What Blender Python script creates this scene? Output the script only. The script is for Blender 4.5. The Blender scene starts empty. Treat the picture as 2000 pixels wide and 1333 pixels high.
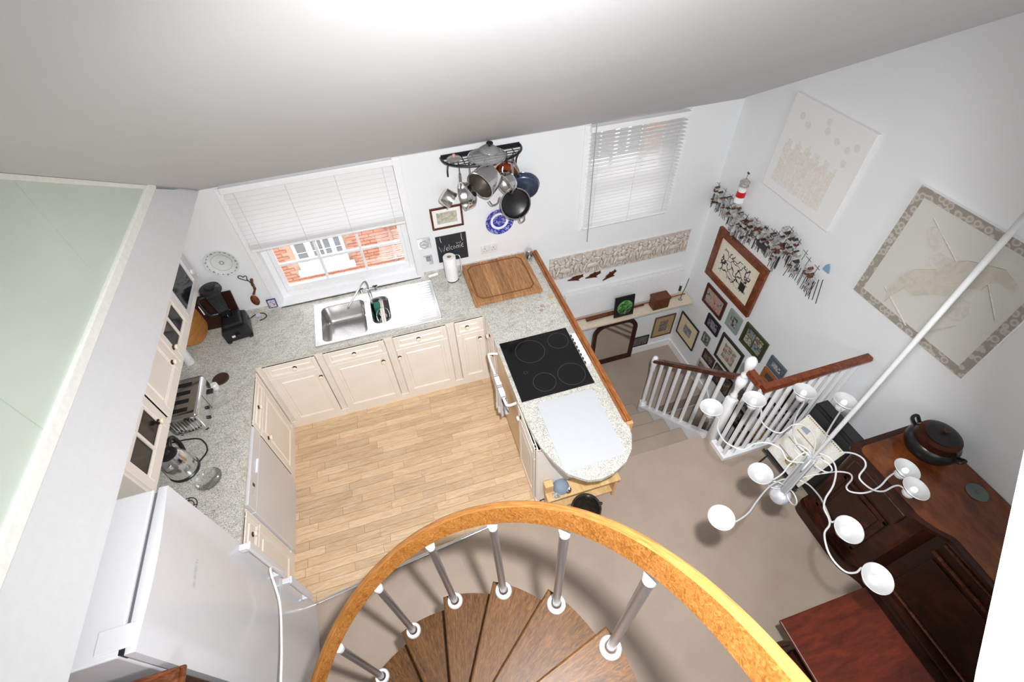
import bpy, bmesh, math, random
from mathutils import Vector, Matrix, noise
PI = math.pi
S = bpy.context.scene
COL = S.collection
# ---------------- camera ----------------
cd = bpy.data.cameras.new('camera'); cam = bpy.data.objects.new('camera', cd); COL.objects.link(cam)
cd.sensor_width = 36; cd.lens = 16.872; cd.clip_start = 0.02; cd.clip_end = 200
cam.matrix_world = Matrix(((0.9560603, 0.23564412, -0.17441487, 1.31755), (-0.29154271, 0.70159824, -0.6502021, -3.52335), (-0.03084714, 0.6724818, 0.73947055, 3.74814), (0, 0, 0, 1)))
S.camera = cam
S.view_settings.view_transform = 'Standard'; S.view_settings.look = 'None'; S.view_settings.gamma = 1
S.view_settings.use_curve_mapping = False; S.view_settings.exposure = 0.95
S.cycles.max_bounces = 10; S.cycles.diffuse_bounces = 6; S.cycles.glossy_bounces = 4; S.cycles.transmission_bounces = 8
S.cycles.sample_clamp_indirect = 6; S.cycles.use_denoising = True; S.cycles.caustics_reflective = False; S.cycles.caustics_refractive = False
# ---------------- world: bright overcast sky ----------------
W = bpy.data.worlds.new('World'); S.world = W; W.use_nodes = True
W.node_tree.nodes['Background'].inputs[0].default_value = (0.94, 0.97, 1.0, 1)
W.node_tree.nodes['Background'].inputs[1].default_value = 2.0
# ---------------- the camera's flash, a small lamp above the lens ----------------
ld = bpy.data.lights.new('flash', 'SPOT'); ld.energy = 310; ld.spot_size = math.radians(123); ld.spot_blend = 1.0; ld.shadow_soft_size = 0.028
ld.color = (0.985, 0.99, 1.0)
lo = bpy.data.objects.new('flash', ld); COL.objects.link(lo)
lo.location = (1.467, -3.457, 3.814); lo.rotation_euler = (Vector((2.05, -1.42, 0.05))-Vector(lo.location)).to_track_quat('-Z', 'Y').to_euler()

# ---------------- added fill lamp outside an opening added in the unseen wall behind the camera ----------------
ad = bpy.data.lights.new('fill_light', 'AREA'); ad.shape = 'RECTANGLE'; ad.size = 2.4; ad.size_y = 2.0; ad.energy = 6; ad.color = (1, .98, .96)
ao = bpy.data.objects.new('fill_light', ad); COL.objects.link(ao); ao.location = (2.1, -6.1, 3.6); ao.rotation_euler = (math.radians(90), 0, 0)

# ---------------- helpers ----------------
ORG = {}
def tag(o, label, cat, group=None, kind=None):
    o['label'] = label; o['category'] = cat
    if group: o['group'] = group
    if kind: o['kind'] = kind
    return o
def thing(name, loc, label, cat, group=None):
    o = bpy.data.objects.new(name, None); COL.objects.link(o); o.location = loc; o.empty_display_size = 0.05
    ORG[o.name] = Vector(loc); return tag(o, label, cat, group)
def link(name, me, m, parent=None, org=None):
    for mm in (m if isinstance(m, (list, tuple)) else [m]):
        if len(me.materials) < 8: me.materials.append(mm)
    o = bpy.data.objects.new(name, me); COL.objects.link(o)
    if parent is not None:
        g = ORG[parent.name]; o.parent = parent; ORG[o.name] = g.copy()
        me.transform(Matrix.Translation(-g))
    else:
        g = Vector(org) if org is not None else Vector((0, 0, 0))
        o.location = g; ORG[o.name] = g; me.transform(Matrix.Translation(-g))
    return o
class MB:
    def __init__(s, T=None): s.b = bmesh.new(); s.T = T or Matrix.Identity(4); s.mi = 0
    def _fin(s, vs, fs=None):
        for v in vs: v.co = s.T @ v.co
        if s.mi:
            for f in {f for v in vs for f in v.link_faces}: f.material_index = s.mi
    def box(s, x0, x1, y0, y1, z0, z1, bev=0, seg=2):
        r = bmesh.ops.create_cube(s.b, size=1)['verts']
        for v in r: v.co = Vector(((x0+x1)/2+v.co.x*(x1-x0), (y0+y1)/2+v.co.y*(y1-y0), (z0+z1)/2+v.co.z*(z1-z0)))
        if bev:
            es = list({e for v in r for e in v.link_edges})
            q = bmesh.ops.bevel(s.b, geom=es, offset=bev, segments=seg, affect='EDGES', profile=0.5)
            vs = {v for f in q['faces'] for v in f.verts} | {v for v in r if v.is_valid}
            # every vertex of this box: flood
            st = list(vs); seen = set(vs)
            while st:
                v = st.pop()
                for e in v.link_edges:
                    w = e.other_vert(v)
                    if w not in seen: seen.add(w); st.append(w)
            r = list(seen)
        s._fin(r); return s
    def obox(s, c, ax, ay, az, sx, sy, sz, bev=0):
        M = Matrix((( ax[0], ay[0], az[0], c[0]), (ax[1], ay[1], az[1], c[1]), (ax[2], ay[2], az[2], c[2]), (0, 0, 0, 1)))
        T = s.T; s.T = T @ M; s.box(-sx/2, sx/2, -sy/2, sy/2, -sz/2, sz/2, bev); s.T = T; return s
    def prism(s, pts, z0, z1, bev=0):
        v0 = [s.b.verts.new((p[0], p[1], z0)) for p in pts]; v1 = [s.b.verts.new((p[0], p[1], z1)) for p in pts]
        n = len(pts); fs = [s.b.faces.new(v0[::-1]), s.b.faces.new(v1)]
        for i in range(n): fs.append(s.b.faces.new((v0[i], v0[(i+1) % n], v1[(i+1) % n], v1[i])))
        vs = v0+v1
        if bev:
            es = list(fs[1].edges)
            q = bmesh.ops.bevel(s.b, geom=es, offset=bev, segments=2, affect='EDGES', profile=0.5)
            vs = list({v for v in v0 if v.is_valid} | {v for f in q['faces'] for v in f.verts} | {v for v in v1 if v.is_valid})
        s._fin(vs); return s
    def lathe(s, prof, n=24, T=None, arc=2*PI, a0=0):
        T0 = s.T; s.T = T0 @ (T or Matrix.Identity(4)); rings = []; full = abs(arc-2*PI) < 1e-6
        for r, z in prof:
            if r < 1e-5: rings.append([s.b.verts.new((0, 0, z))])
            else: rings.append([s.b.verts.new((r*math.cos(a0+arc*i/n), r*math.sin(a0+arc*i/n), z)) for i in range(n if full else n+1)])
        for a, b in zip(rings, rings[1:]):
            m = max(len(a), len(b))
            for i in range(m if full else m-1):
                j = (i+1) % m
                f = [a[i], a[j]] if len(a) > 1 else [a[0]]
                f += [b[j], b[i]] if len(b) > 1 else [b[0]]
                if len(set(f)) > 2:
                    try: s.b.faces.new(f)
                    except ValueError: pass
        s._fin([v for r in rings for v in r]); s.T = T0; return s
    def cyl(s, p0, p1, r0, r1=None, n=16):
        r1 = r0 if r1 is None else r1; p0 = Vector(p0); p1 = Vector(p1); L = (p1-p0).length
        return s.lathe([(0, 0), (r0, 0), (r1, L), (0, L)], n, axis(p0, p1-p0))
    def tube(s, pts, r, n=8, closed=False):
        P = [Vector(p) for p in pts]; rings = []; N = len(P); up = None
        for i, p in enumerate(P):
            t = (P[(i+1) % N]-P[i-1]) if closed else (P[min(i+1, N-1)]-P[max(i-1, 0)])
            t.normalize()
            if up is None: up = Vector((0, 0, 1)) if abs(t.z) < .9 else Vector((1, 0, 0))
            a = up-t*up.dot(t)
            if a.length < 1e-4: a = t.orthogonal()
            a.normalize(); b = t.cross(a); up = a
            rr = r[i] if isinstance(r, (list, tuple)) else r
            rings.append([s.b.verts.new(p+a*rr*math.cos(2*PI*k/n)+b*rr*math.sin(2*PI*k/n)) for k in range(n)])
        prs = list(zip(rings, rings[1:]))+([(rings[-1], rings[0])] if closed else [])
        for A, B in prs:
            for k in range(n): s.b.faces.new((A[k], A[(k+1) % n], B[(k+1) % n], B[k]))
        if not closed: s.b.faces.new(rings[0][::-1]); s.b.faces.new(rings[-1])
        s._fin([v for q in rings for v in q]); return s
    def sweep(s, pts, prof, closed=False):   # prof: (across, up) pairs, carried along a mostly level path
        P = [Vector(p) for p in pts]; N = len(P); rings = []
        for i in range(N):
            t = P[min(i+1, N-1)]-P[max(i-1, 0)]; h = Vector((t.x, t.y, 0)).normalized(); a = Vector((h.y, -h.x, 0))
            rings.append([s.b.verts.new(P[i]+a*u+Vector((0, 0, w))) for u, w in prof])
        n = len(prof)
        for A, B in zip(rings, rings[1:]):
            for k in range(n): s.b.faces.new((A[k], A[(k+1) % n], B[(k+1) % n], B[k]))
        s.b.faces.new(rings[0][::-1]); s.b.faces.new(rings[-1]); s._fin([v for q in rings for v in q]); return s
    def ball(s, c, r, n=16, sc=(1, 1, 1)):
        q = bmesh.ops.create_uvsphere(s.b, u_segments=n, v_segments=max(6, n//2), radius=r)['verts']
        for v in q: v.co = Vector((c[0]+v.co.x*sc[0], c[1]+v.co.y*sc[1], c[2]+v.co.z*sc[2]))
        s._fin(q); return s
    def mesh(s, name, smooth=False):
        bmesh.ops.recalc_face_normals(s.b, faces=s.b.faces)
        me = bpy.data.meshes.new(name); s.b.to_mesh(me); s.b.free()
        if smooth:
            for p in me.polygons: p.use_smooth = True
            me.set_sharp_from_angle(angle=math.radians(smooth if smooth is not True else 40))
        return me
    def build(s, name, m, parent=None, smooth=False, org=None): return link(name, s.mesh(name, smooth), m, parent, org)
def axis(p, d):
    d = Vector(d).normalized(); q = d.to_track_quat('Z', 'Y'); return Matrix.Translation(Vector(p)) @ q.to_matrix().to_4x4()
def struct(o): o['kind'] = 'structure'; return o
def crv(pts, k=6, closed=False):   # Catmull-Rom
    P = [Vector(p) for p in pts]; out = []; N = len(P)
    for i in range(N if closed else N-1):
        if closed: a, b, c, d = P[i-1], P[i], P[(i+1) % N], P[(i+2) % N]
        else: a, b, c, d = P[max(i-1, 0)], P[i], P[i+1], P[min(i+2, N-1)]
        for j in range(k):
            t = j/k; out.append(0.5*((2*b)+(c-a)*t+(2*a-5*b+4*c-d)*t*t+(3*b-a-3*c+d)*t**3))
    if not closed: out.append(P[-1])
    return out
def text_mesh(txt, size, T, depth=0.0008):
    cu = bpy.data.curves.new('text', 'FONT'); cu.body = txt; cu.size = size; cu.align_x = 'CENTER'; cu.align_y = 'CENTER'; cu.extrude = depth; cu.resolution_u = 3
    o = bpy.data.objects.new('text', cu); COL.objects.link(o)
    me = bpy.data.meshes.new_from_object(o.evaluated_get(bpy.context.evaluated_depsgraph_get()))
    bpy.data.objects.remove(o); me.transform(T); return me
def copy_tree(o, parent=None, mat=None):
    c = o.copy(); COL.objects.link(c); ORG[c.name] = ORG[o.name].copy()
    if parent: c.parent = parent
    for ch in list(o.children): copy_tree(ch, c)
    return c
def TM(o, u, v, w):   # local frame: u, v in the face, w outwards
    u, v, w = Vector(u), Vector(v), Vector(w)
    return Matrix(((u.x, v.x, w.x, o[0]), (u.y, v.y, w.y, o[1]), (u.z, v.z, w.z, o[2]), (0, 0, 0, 1)))

# ---------------- materials ----------------
MATS = {}
class NT:
    def __init__(s, name):
        s.m = bpy.data.materials.new(name); s.m.use_nodes = True; s.t = s.m.node_tree; s.n = s.t.nodes; s.bs = s.n['Principled BSDF']
    def node(s, typ, **kw):
        q = s.n.new(typ)
        for k, v in kw.items():
            if k.startswith('i_'): q.inputs[k[2:].replace('_', ' ')].default_value = v
            else: setattr(q, k, v)
        return q
    def l(s, a, b): s.t.links.new(a, b)
    def coord(s, scale=(1, 1, 1), kind='Object', rot=(0, 0, 0)):
        tc = s.node('ShaderNodeTexCoord'); mp = s.node('ShaderNodeMapping'); mp.inputs['Scale'].default_value = scale; mp.inputs['Rotation'].default_value = rot
        s.l(tc.outputs[kind], mp.inputs[0]); return mp.outputs[0]
    def noise(s, vec, scale, detail=4, rough=.55, dist=0):
        q = s.node('ShaderNodeTexNoise'); q.inputs['Scale'].default_value = scale; q.inputs['Detail'].default_value = detail; q.inputs['Roughness'].default_value = rough; q.inputs['Distortion'].default_value = dist
        s.l(vec, q.inputs['Vector']); return q.outputs[0]
    def ramp(s, fac, stops, interp='LINEAR'):
        q = s.node('ShaderNodeValToRGB'); q.color_ramp.interpolation = interp; e = q.color_ramp.elements
        while len(e) < len(stops): e.new(0.5)
        for i, (p, c) in enumerate(stops): e[i].position = p; e[i].color = (*c, 1)
        s.l(fac, q.inputs[0]); return q.outputs[0]
    def mix(s, f, a, b, mode='MIX'):
        q = s.node('ShaderNodeMix', data_type='RGBA', blend_type=mode)
        for i, v in ((0, f), (6, a), (7, b)):
            if hasattr(v, 'is_linked'): s.l(v, q.inputs[i])
            else: q.inputs[i].default_value = (*v, 1) if isinstance(v, tuple) else v
        return q.outputs[2]
    def bump(s, h, strength=.2, dist=.002):
        q = s.node('ShaderNodeBump'); q.inputs['Strength'].default_value = strength; q.inputs['Distance'].default_value = dist
        s.l(h, q.inputs['Height']); s.l(q.outputs[0], s.bs.inputs['Normal'])
    def fin(s, col=None, rough=.5, metal=0, spec=None, **kw):
        if col is not None:
            if hasattr(col, 'is_linked'): s.l(col, s.bs.inputs['Base Color'])
            else: s.bs.inputs['Base Color'].default_value = (*col, 1)
        if hasattr(rough, 'is_linked'): s.l(rough, s.bs.inputs['Roughness'])
        else: s.bs.inputs['Roughness'].default_value = rough
        s.bs.inputs['Metallic'].default_value = metal
        if spec is not None: s.bs.inputs['Specular IOR Level'].default_value = spec
        for k, v in kw.items(): s.bs.inputs[k.replace('_', ' ')].default_value = v
        return s.m
def sc(*c):   # sRGB 0-255 -> linear
    return tuple(((x/255)/12.92 if x/255 <= .04045 else ((x/255+.055)/1.055)**2.4) for x in c)
def mk(name, col, rough=.5, metal=0, var=.06, scale=30, bump=0, spec=None, **kw):
    if name in MATS: return MATS[name]
    t = NT(name); v = t.coord(); n = t.noise(v, scale)
    c2 = tuple(max(0, x*(1-var)) for x in col); c1 = tuple(min(1, x*(1+var)) for x in col)
    c = t.ramp(n, [(.3, c2), (.7, c1)])
    if bump: t.bump(n, bump)
    MATS[name] = t.fin(c, rough, metal, spec, **kw); return MATS[name]
def wood(name, dark, mid, light, rough=.35, sc_=(1, 1, 1), grain=14, rnd=0.0, coat=0, bump=.05):
    if name in MATS: return MATS[name]
    t = NT(name); tc = t.node('ShaderNodeTexCoord'); mp = t.node('ShaderNodeMapping'); mp.inputs['Scale'].default_value = sc_
    oi = t.node('ShaderNodeObjectInfo'); add = t.node('ShaderNodeVectorMath', operation='MULTIPLY_ADD')
    t.l(tc.outputs['Object'], add.inputs[0]); add.inputs[1].default_value = (1, 1, 1)
    cx = t.node('ShaderNodeCombineXYZ'); mm = t.node('ShaderNodeMath', operation='MULTIPLY'); mm.inputs[1].default_value = 37 if rnd else 0; t.l(oi.outputs['Random'], mm.inputs[0])
    for i in range(3): t.l(mm.outputs[0], cx.inputs[i])
    t.l(cx.outputs[0], add.inputs[2]); t.l(add.outputs[0], mp.inputs[0])
    n = t.noise(mp.outputs[0], grain, 6, .6, 1.2); f = t.noise(mp.outputs[0], grain*6, 3, .7)
    c = t.ramp(n, [(.28, dark), (.5, mid), (.72, light)])
    c = t.mix(.25, c, t.ramp(f, [(.35, dark), (.65, light)]))
    if rnd:
        r = t.ramp(oi.outputs['Random'], [(0, (1-rnd,)*3), (1, (1+rnd*.4,)*3)]); c = t.mix(1.0, c, r, 'MULTIPLY')
    t.bump(f, bump, .001); m = t.fin(c, rough); m.node_tree.nodes['Principled BSDF'].inputs['Coat Weight'].default_value = coat
    MATS[name] = m; m.node_tree.nodes['Principled BSDF'].inputs['Specular IOR Level'].default_value = .35; return m
def art(name, stops, scale=8, rough=.3, dist=1.5, kind='Object', detail=5):
    if name in MATS: return MATS[name]
    t = NT(name); v = t.coord(kind=kind); n = t.noise(v, scale, detail, .6, dist)
    MATS[name] = t.fin(t.ramp(n, stops), rough); return MATS[name]
def glassy(name, col=(1, 1, 1), rough=.02, ior=1.45):
    if name in MATS: return MATS[name]
    t = NT(name); g = t.node('ShaderNodeBsdfGlossy'); g.inputs[1].default_value = rough; tr = t.node('ShaderNodeBsdfTransparent'); tr.inputs[0].default_value = (*col, 1)
    fr = t.node('ShaderNodeLayerWeight'); fr.inputs[0].default_value = .35; pw = t.node('ShaderNodeMath', operation='MULTIPLY'); pw.inputs[1].default_value = .55; t.l(fr.outputs[0], pw.inputs[0]); mx = t.node('ShaderNodeMixShader')
    t.l(pw.outputs[0], mx.inputs[0]); t.l(tr.outputs[0], mx.inputs[1]); t.l(g.outputs[0], mx.inputs[2]); t.l(mx.outputs[0], t.n['Material Output'].inputs[0])
    MATS[name] = t.m; return t.m
t = NT('wall_paint'); v = t.coord(); n = t.noise(v, 90, 2); t.bump(n, .06, .001); WALL = t.fin(t.ramp(t.noise(v, 3), [(.3, (.79, .80, .81)), (.7, (.81, .82, .83))]), .6)
t = NT('ceiling_paint'); v = t.coord(); n = t.noise(v, 60, 3); t.bump(n, .1, .001); CEIL = t.fin(t.ramp(t.noise(v, 2), [(.3, (.66, .66, .67)), (.7, (.69, .69, .70))]), .55, spec=.2)
WHITE = mk('white_gloss_paint', (.84, .84, .85), .35, var=.02)
CREAM = mk('cream_cabinet_paint', sc(236, 228, 219), .42, var=.03, scale=6)
CREAMD = mk('cream_groove', sc(196, 176, 156), .5, var=.05)
APPL = mk('appliance_white', (.66, .66, .68), .22, var=.01)
BLACK = mk('black_plastic', (.012, .012, .014), .35, var=.2)
BLACKG = mk('black_gloss', (.008, .008, .009), .08, var=.1)
CHROME = mk('chrome', (.75, .75, .76), .12, 1, var=.03)
STEEL = mk('brushed_steel', (.62, .61, .60), .24, 1, var=.06, scale=60)
BRASSD = mk('dark_brass', (.10, .06, .03), .35, .9)
KNOB = mk('cream_knob', sc(238, 226, 205), .25, var=.02)
t = NT('granite'); v = t.coord(); n1 = t.noise(v, 190, 3, .7); n2 = t.noise(v, 7, 6, .65, 2.2); n3 = t.noise(t.coord((1, 2.2, 1), rot=(0, 0, .5)), 3.2, 8, .7, 3)
c = t.ramp(n1, [(.34, sc(104, 100, 94)), (.45, sc(206, 205, 199)), (.6, sc(238, 237, 233))])
c = t.mix(.6, c, t.ramp(n2, [(.3, sc(176, 170, 158)), (.5, sc(240, 238, 232)), (.75, sc(204, 210, 202))]), 'MULTIPLY')
vein = t.ramp(n3, [(.47, (1, 1, 1)), (.5, (.55, .54, .54)), (.53, (1, 1, 1))]); c = t.mix(.55, c, vein, 'MULTIPLY')
GRAN = t.fin(c, .18)
t = NT('carpet'); v = t.coord(); n = t.noise(v, 700, 2); n2 = t.noise(v, 3.5, 4); t.bump(n, .6, .004)
c = t.mix(.5, t.ramp(n, [(.3, sc(146, 128, 114)), (.7, sc(202, 184, 168))]), t.ramp(n2, [(.3, sc(168, 150, 136)), (.7, sc(186, 170, 156))])); CARPET = t.fin(c, .95, spec=.1)
OAK = wood('oak_laminate', sc(194, 158, 116), sc(214, 184, 148), sc(230, 208, 180), .34, (1.2, 9, 9), 5, rnd=.16)
DARKW = wood('mahogany', sc(24, 9, 6), sc(44, 18, 10), sc(78, 36, 18), .38, (3, .8, 1), 5)
REDW = wood('red_mahogany', sc(52, 16, 7), sc(82, 28, 11), sc(110, 42, 18), .4, (.8, 4, 1), 5)
BOARDW = wood('chopping_wood', sc(130, 84, 50), sc(172, 122, 80), sc(204, 158, 112), .45, (6, 1, 1), 5)
TRIMW = wood('trim_wood', sc(104, 54, 22), sc(156, 92, 48), sc(192, 130, 78), .3, (9, 1, 1), 6)
RAILW = wood('handrail_wood', sc(48, 18, 10), sc(84, 38, 20), sc(116, 60, 32), .25, (1, 1, 1), 8, coat=.3)

# =============== the setting ===============
ZR = 2.066; TH = math.tan(0.532)
def roof(y): return ZR-y*TH
m = MB()
m.prism([(-.62, -6), (4.41, -6), (4.41, -2.06), (3.50, -2.06), (3.50, -1.84), (2.53, -1.84), (2.53, 0), (-.62, 0)], -.25, 0)
FLOOR = struct(m.build('floor', [CARPET], None, org=(0, 0, 0)))
def clip(poly, f):
    out = []
    for i, p in enumerate(poly):
        q = poly[(i+1) % len(poly)]; a, b = f(p), f(q)
        if a >= 0: out.append(p)
        if (a >= 0) != (b >= 0): k = a/(a-b); out.append((p[0]+(q[0]-p[0])*k, p[1]+(q[1]-p[1])*k))
    return out
rnd = random.Random(4)
line = lambda p: p[1]-(-2.2+(p[0]-.16)*.1207)
y = -.617; row = 0
while y > -2.3:
    x = -.02-rnd.random()*.4
    while x < 1.93:
        L = rnd.choice([.26, .36, .42, .5, .58]); x0, x1 = max(x, -.03), min(x+L, 1.93); x += L
        if x1-x0 < .01: continue
        g = .0012
        p = clip([(x0+g, y-.066+g), (x1-g, y-.066+g), (x1-g, y-g), (x0+g, y-g)], line)
        if len(p) > 2: struct(MB().prism(p, .0, .006).build('plank', OAK, FLOOR))
    y -= .066; row += 1
d = Vector((1.74, .21, 0)).normalized()
struct(MB().obox((1.03, -2.098, .006), d, (-d.y, d.x, 0), (0, 0, 1), 1.80, .022, .012, .003).build('threshold_strip', mk('aluminium', (.8, .8, .8), .25, .9), FLOOR))
# walls
m = MB(); T0, T1 = 0, .26
m.box(-.9, .22, T0, T1, -3.4, ZR-.006); m.box(.22, 1.40, T0, T1, -3.4, .925); m.box(1.40, 3.005, T0, T1, -3.4, ZR-.006); m.box(3.005, 3.85, T0, T1, -3.4, 1.085); m.box(3.85, 4.7, T0, T1, -3.4, ZR-.006)
struct(m.build('wall_back', WALL))
struct(MB().box(4.41, 4.6, -6.2, 0, -3.4, 6.2).build('wall_right', WALL))
struct(MB().box(-.80, -.62, -6.2, 0, -.25, 2.075).build('wall_left', WALL))
m = MB(); m.box(-.8, .9, -6.2, -6.0, -.25, 6.2); m.box(3.3, 4.6, -6.2, -6.0, -.25, 6.2); m.box(.9, 3.3, -6.2, -6.0, -.25, 2.6); m.box(.9, 3.3, -6.2, -6.0, 4.6, 6.2)  # unseen wall; its opening is added to let the fill lamp in
struct(m.build('wall_front', WALL))
# pitched ceiling
m = MB(TM((0, 0, 0), (0, 1, 0), (0, 0, 1), (1, 0, 0)))
m.prism([(.3, roof(.3)), (-6.1, roof(-6.1)), (-6.1, roof(-6.1)+.12), (.3, roof(.3)+.12)], -2.6, 4.6)
struct(m.build('ceiling', CEIL))
# mezzanine: soffit, front board, timber bead, frosted glass panes
struct(MB().box(-.8, .055, -6, 0, 2.075, 2.2).build('ceiling_soffit', WALL))
m = MB(TM((0, 0, 0), (0, 1, 0), (0, 0, 1), (1, 0, 0)))
m.prism([(0, ZR-.004), (-6, ZR-.004), (-6, 2.40), (-.60, 2.40), (-.02, ZR)], .055, .073)
MEZ = struct(m.build('wall_mezzanine', mk('mezzanine_board', (.70, .71, .73), .45, var=.02)))
bead = mk('rough_white_bead', (.86, .86, .83), .6, var=.05, scale=40, bump=.3)
m = MB().box(.045, .083, -6, -.58, 2.395, 2.45, .006)
struct(m.build('trim_1', bead))
L = Vector((0, -1, TH)).normalized(); N = Vector((0, TH, 1)).normalized()
c = Vector((.065, -3.3, roof(-3.3)-.014))
struct(MB().obox(c, L, (1, 0, 0), L.cross(Vector((1, 0, 0))), 6.3, .03, .022, .003).build('trim_2', bead))
t = NT('frosted_glass'); v = t.coord(); n = t.noise(v, 2.5, 4)
FROST = t.fin(t.ramp(n, [(.3, sc(212, 222, 209)), (.7, sc(220, 229, 218))]), .45, Transmission_Weight=.12)
def pane(y0, y1):
    z0 = 2.44; pts = [(y0, z0), (y1, z0), (y1, roof(y1)-.01), (y0, max(roof(y0)-.01, z0+.001))]
    m = MB(TM((0, 0, 0), (0, 1, 0), (0, 0, 1), (1, 0, 0))); m.prism(pts, .056, .068); return m
for a, b in ((-.655, -1.515), (-1.518, -2.268), (-2.271, -3.02), (-3.023, -3.77), (-3.773, -4.52), (-4.523, -5.9)):
    struct(pane(a, b).build('glass_pane', FROST, MEZ))
struct(MB().box(-2.7, -2.6, -6, 0, 2.0, 6).build('wall_far', WALL)); struct(MB().box(-2.6, -.8, -6, 0, 2.1, 2.2).build('floor_mezzanine', WALL))
# low wall behind the peninsula, and the stair well
struct(MB().box(2.50, 2.53, -2.0, 0, -3.4, .87).build('wall_peninsula', WALL))
struct(MB().box(2.53, 4.41, -.86, 0, -1.26, -1.06).build('floor_landing', CARPET))
ST = thing('staircase', (3.0, -1.84, 0), 'carpeted flight of steps going down beside the worktop to the low landing', 'staircase'); 
ys = [-1.84, -1.62, -1.37, -1.115, -.86]
for k in range(1, 5):
    z = -.212*k; a, b = ys[k-1], ys[k]+.02
    MB().box(2.532, 3.45, a-.02, b, z-.23, z, .018, 3).build('carpet_step', CARPET, ST, smooth=True)
ST2 = thing('staircase', (3.95, -.9, -1.06), 'lower carpeted flight descending below the framed photographs on the right wall', 'staircase')
for k in range(1, 6):
    z = -1.06-.212*k; a = -.86-.24*(k-1)
    MB().box(3.502, 4.408, max(a-.26, -2.05) if k < 6 else a-.26, a, z-.23, z, .018, 3).build('carpet_step', CARPET, ST2, smooth=True)
# string walls of the stairs
m = MB(TM((0, 0, 0), (0, 1, 0), (0, 0, 1), (1, 0, 0)))
m.prism([(-2.055, -.02), (-1.84, -.02), (-.93, -.88), (-.93, -1.06), (-.9, -3.4), (-2.06, -3.4)], 3.462, 3.498); struct(m.build('wall_stair', WALL))
struct(MB().box(3.50, 4.41, -2.12, -2.062, -3.4, -.252).build('wall_well', WALL))
struct(MB().box(-.9, 4.7, -2.3, .26, -3.45, -3.35).build('floor_lower', CARPET)); sk = WHITE
struct(MB().box(2.53, 4.41, -.018, 0, -1.06, -.95, .004).build('baseboard_back', sk))
struct(MB().box(4.392, 4.41, -.9, -.018, -1.06, -.95, .004).build('baseboard_right', sk))
m = MB(TM((0, 0, 0), (0, 1, 0), (0, 0, 1), (1, 0, 0))); m.prism([(-.88, -.94), (-.88, -1.3), (-2.6, -2.94), (-2.6, -2.62)], 4.392, 4.41); struct(m.build('baseboard_stair', sk))
struct(MB().box(4.392, 4.41, -6, -2.13, 0, .12, .004).build('baseboard_living', sk))
# the near white wall end at the right edge of the view
m = MB(TM((0, 0, 0), (0, 1, 0), (0, 0, 1), (1, 0, 0)))
m.prism([(-3.25, 3.72), (-3.387, 3.463), (-3.428, 3.392), (-3.5, 3.262), (-3.582, 3.114), (-3.66, 2.98), (-4.6, 2.98), (-4.6, 4.7), (-3.2, 3.9)], 1.80, 1.88)
struct(m.build('wall_near', WALL))

# =============== windows ===============
def window(name, x0, x1, z0, z1, vs, hs, rail):
    m = MB(); f = .045; yb, yf = .17, .09
    m.box(x0, x1, yb-.08, yb, z0, z0+f); m.box(x0, x1, yb-.08, yb, z1-f, z1); m.box(x0, x0+f, yb-.08, yb, z0+f, z1-f); m.box(x1-f, x1, yb-.08, yb, z0+f, z1-f)
    w = struct(m.build(name, WHITE))
    m = MB(); m.box(x0+f, x1-f, .11, .15, z0+f, z0+f+.05, .004); m.box(x0+f, x0+f+.035, .111, .149, z0+f+.05, z1-f, .004); m.box(x1-f-.035, x1-f, .111, .149, z0+f+.05, z1-f, .004); m.box(x0+f, x1-f, .11, .16, rail-.02, rail+.02, .004)
    struct(m.build('sash', WHITE, w))
    for vx in vs: struct(MB().box(vx-.011, vx+.011, .115, .145, z0+f, z1-f, .004).build('glazing_bar', WHITE, w))
    for hz in hs: struct(MB().box(x0+f, x1-f, .117, .143, hz-.011, hz+.011, .004).build('glazing_bar', WHITE, w))
    struct(MB().box(x0+f, x1-f, .128, .132, z0+f, z1-f).build('glass', glassy('window_glass'), w))
    struct(MB().box(x0-.03, x1+.03, -.02, .12, z0-.03, z0+.006, .006).build('window_sill', WHITE, w))
    m = MB(); fw = .06
    m.box(x0-fw, x0, -.014, 0, z0-.03, ZR-.01, .004); m.box(x1, x1+fw, -.014, 0, z0-.03, ZR-.01, .004)
    struct(m.build('window_casing', WHITE, w)); return w
window('window_1', .22, 1.40, .93, 2.06, (.632, .978), (1.247,), 1.62)
window('window_2', 3.005, 3.85, 1.09, 2.06, (3.28, 3.57), (1.33, 1.83), 1.58)
t = NT('blind_slat'); tl = t.node('ShaderNodeBsdfTranslucent'); tl.inputs[0].default_value = (.9, .9, .9, 1); mx = t.node('ShaderNodeMixShader'); mx.inputs[0].default_value = .3
t.fin((.9, .9, .9), .4); t.l(t.bs.outputs[0], mx.inputs[1]); t.l(tl.outputs[0], mx.inputs[2]); t.l(mx.outputs[0], t.n['Material Output'].inputs[0]); SLAT = t.m
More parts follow.
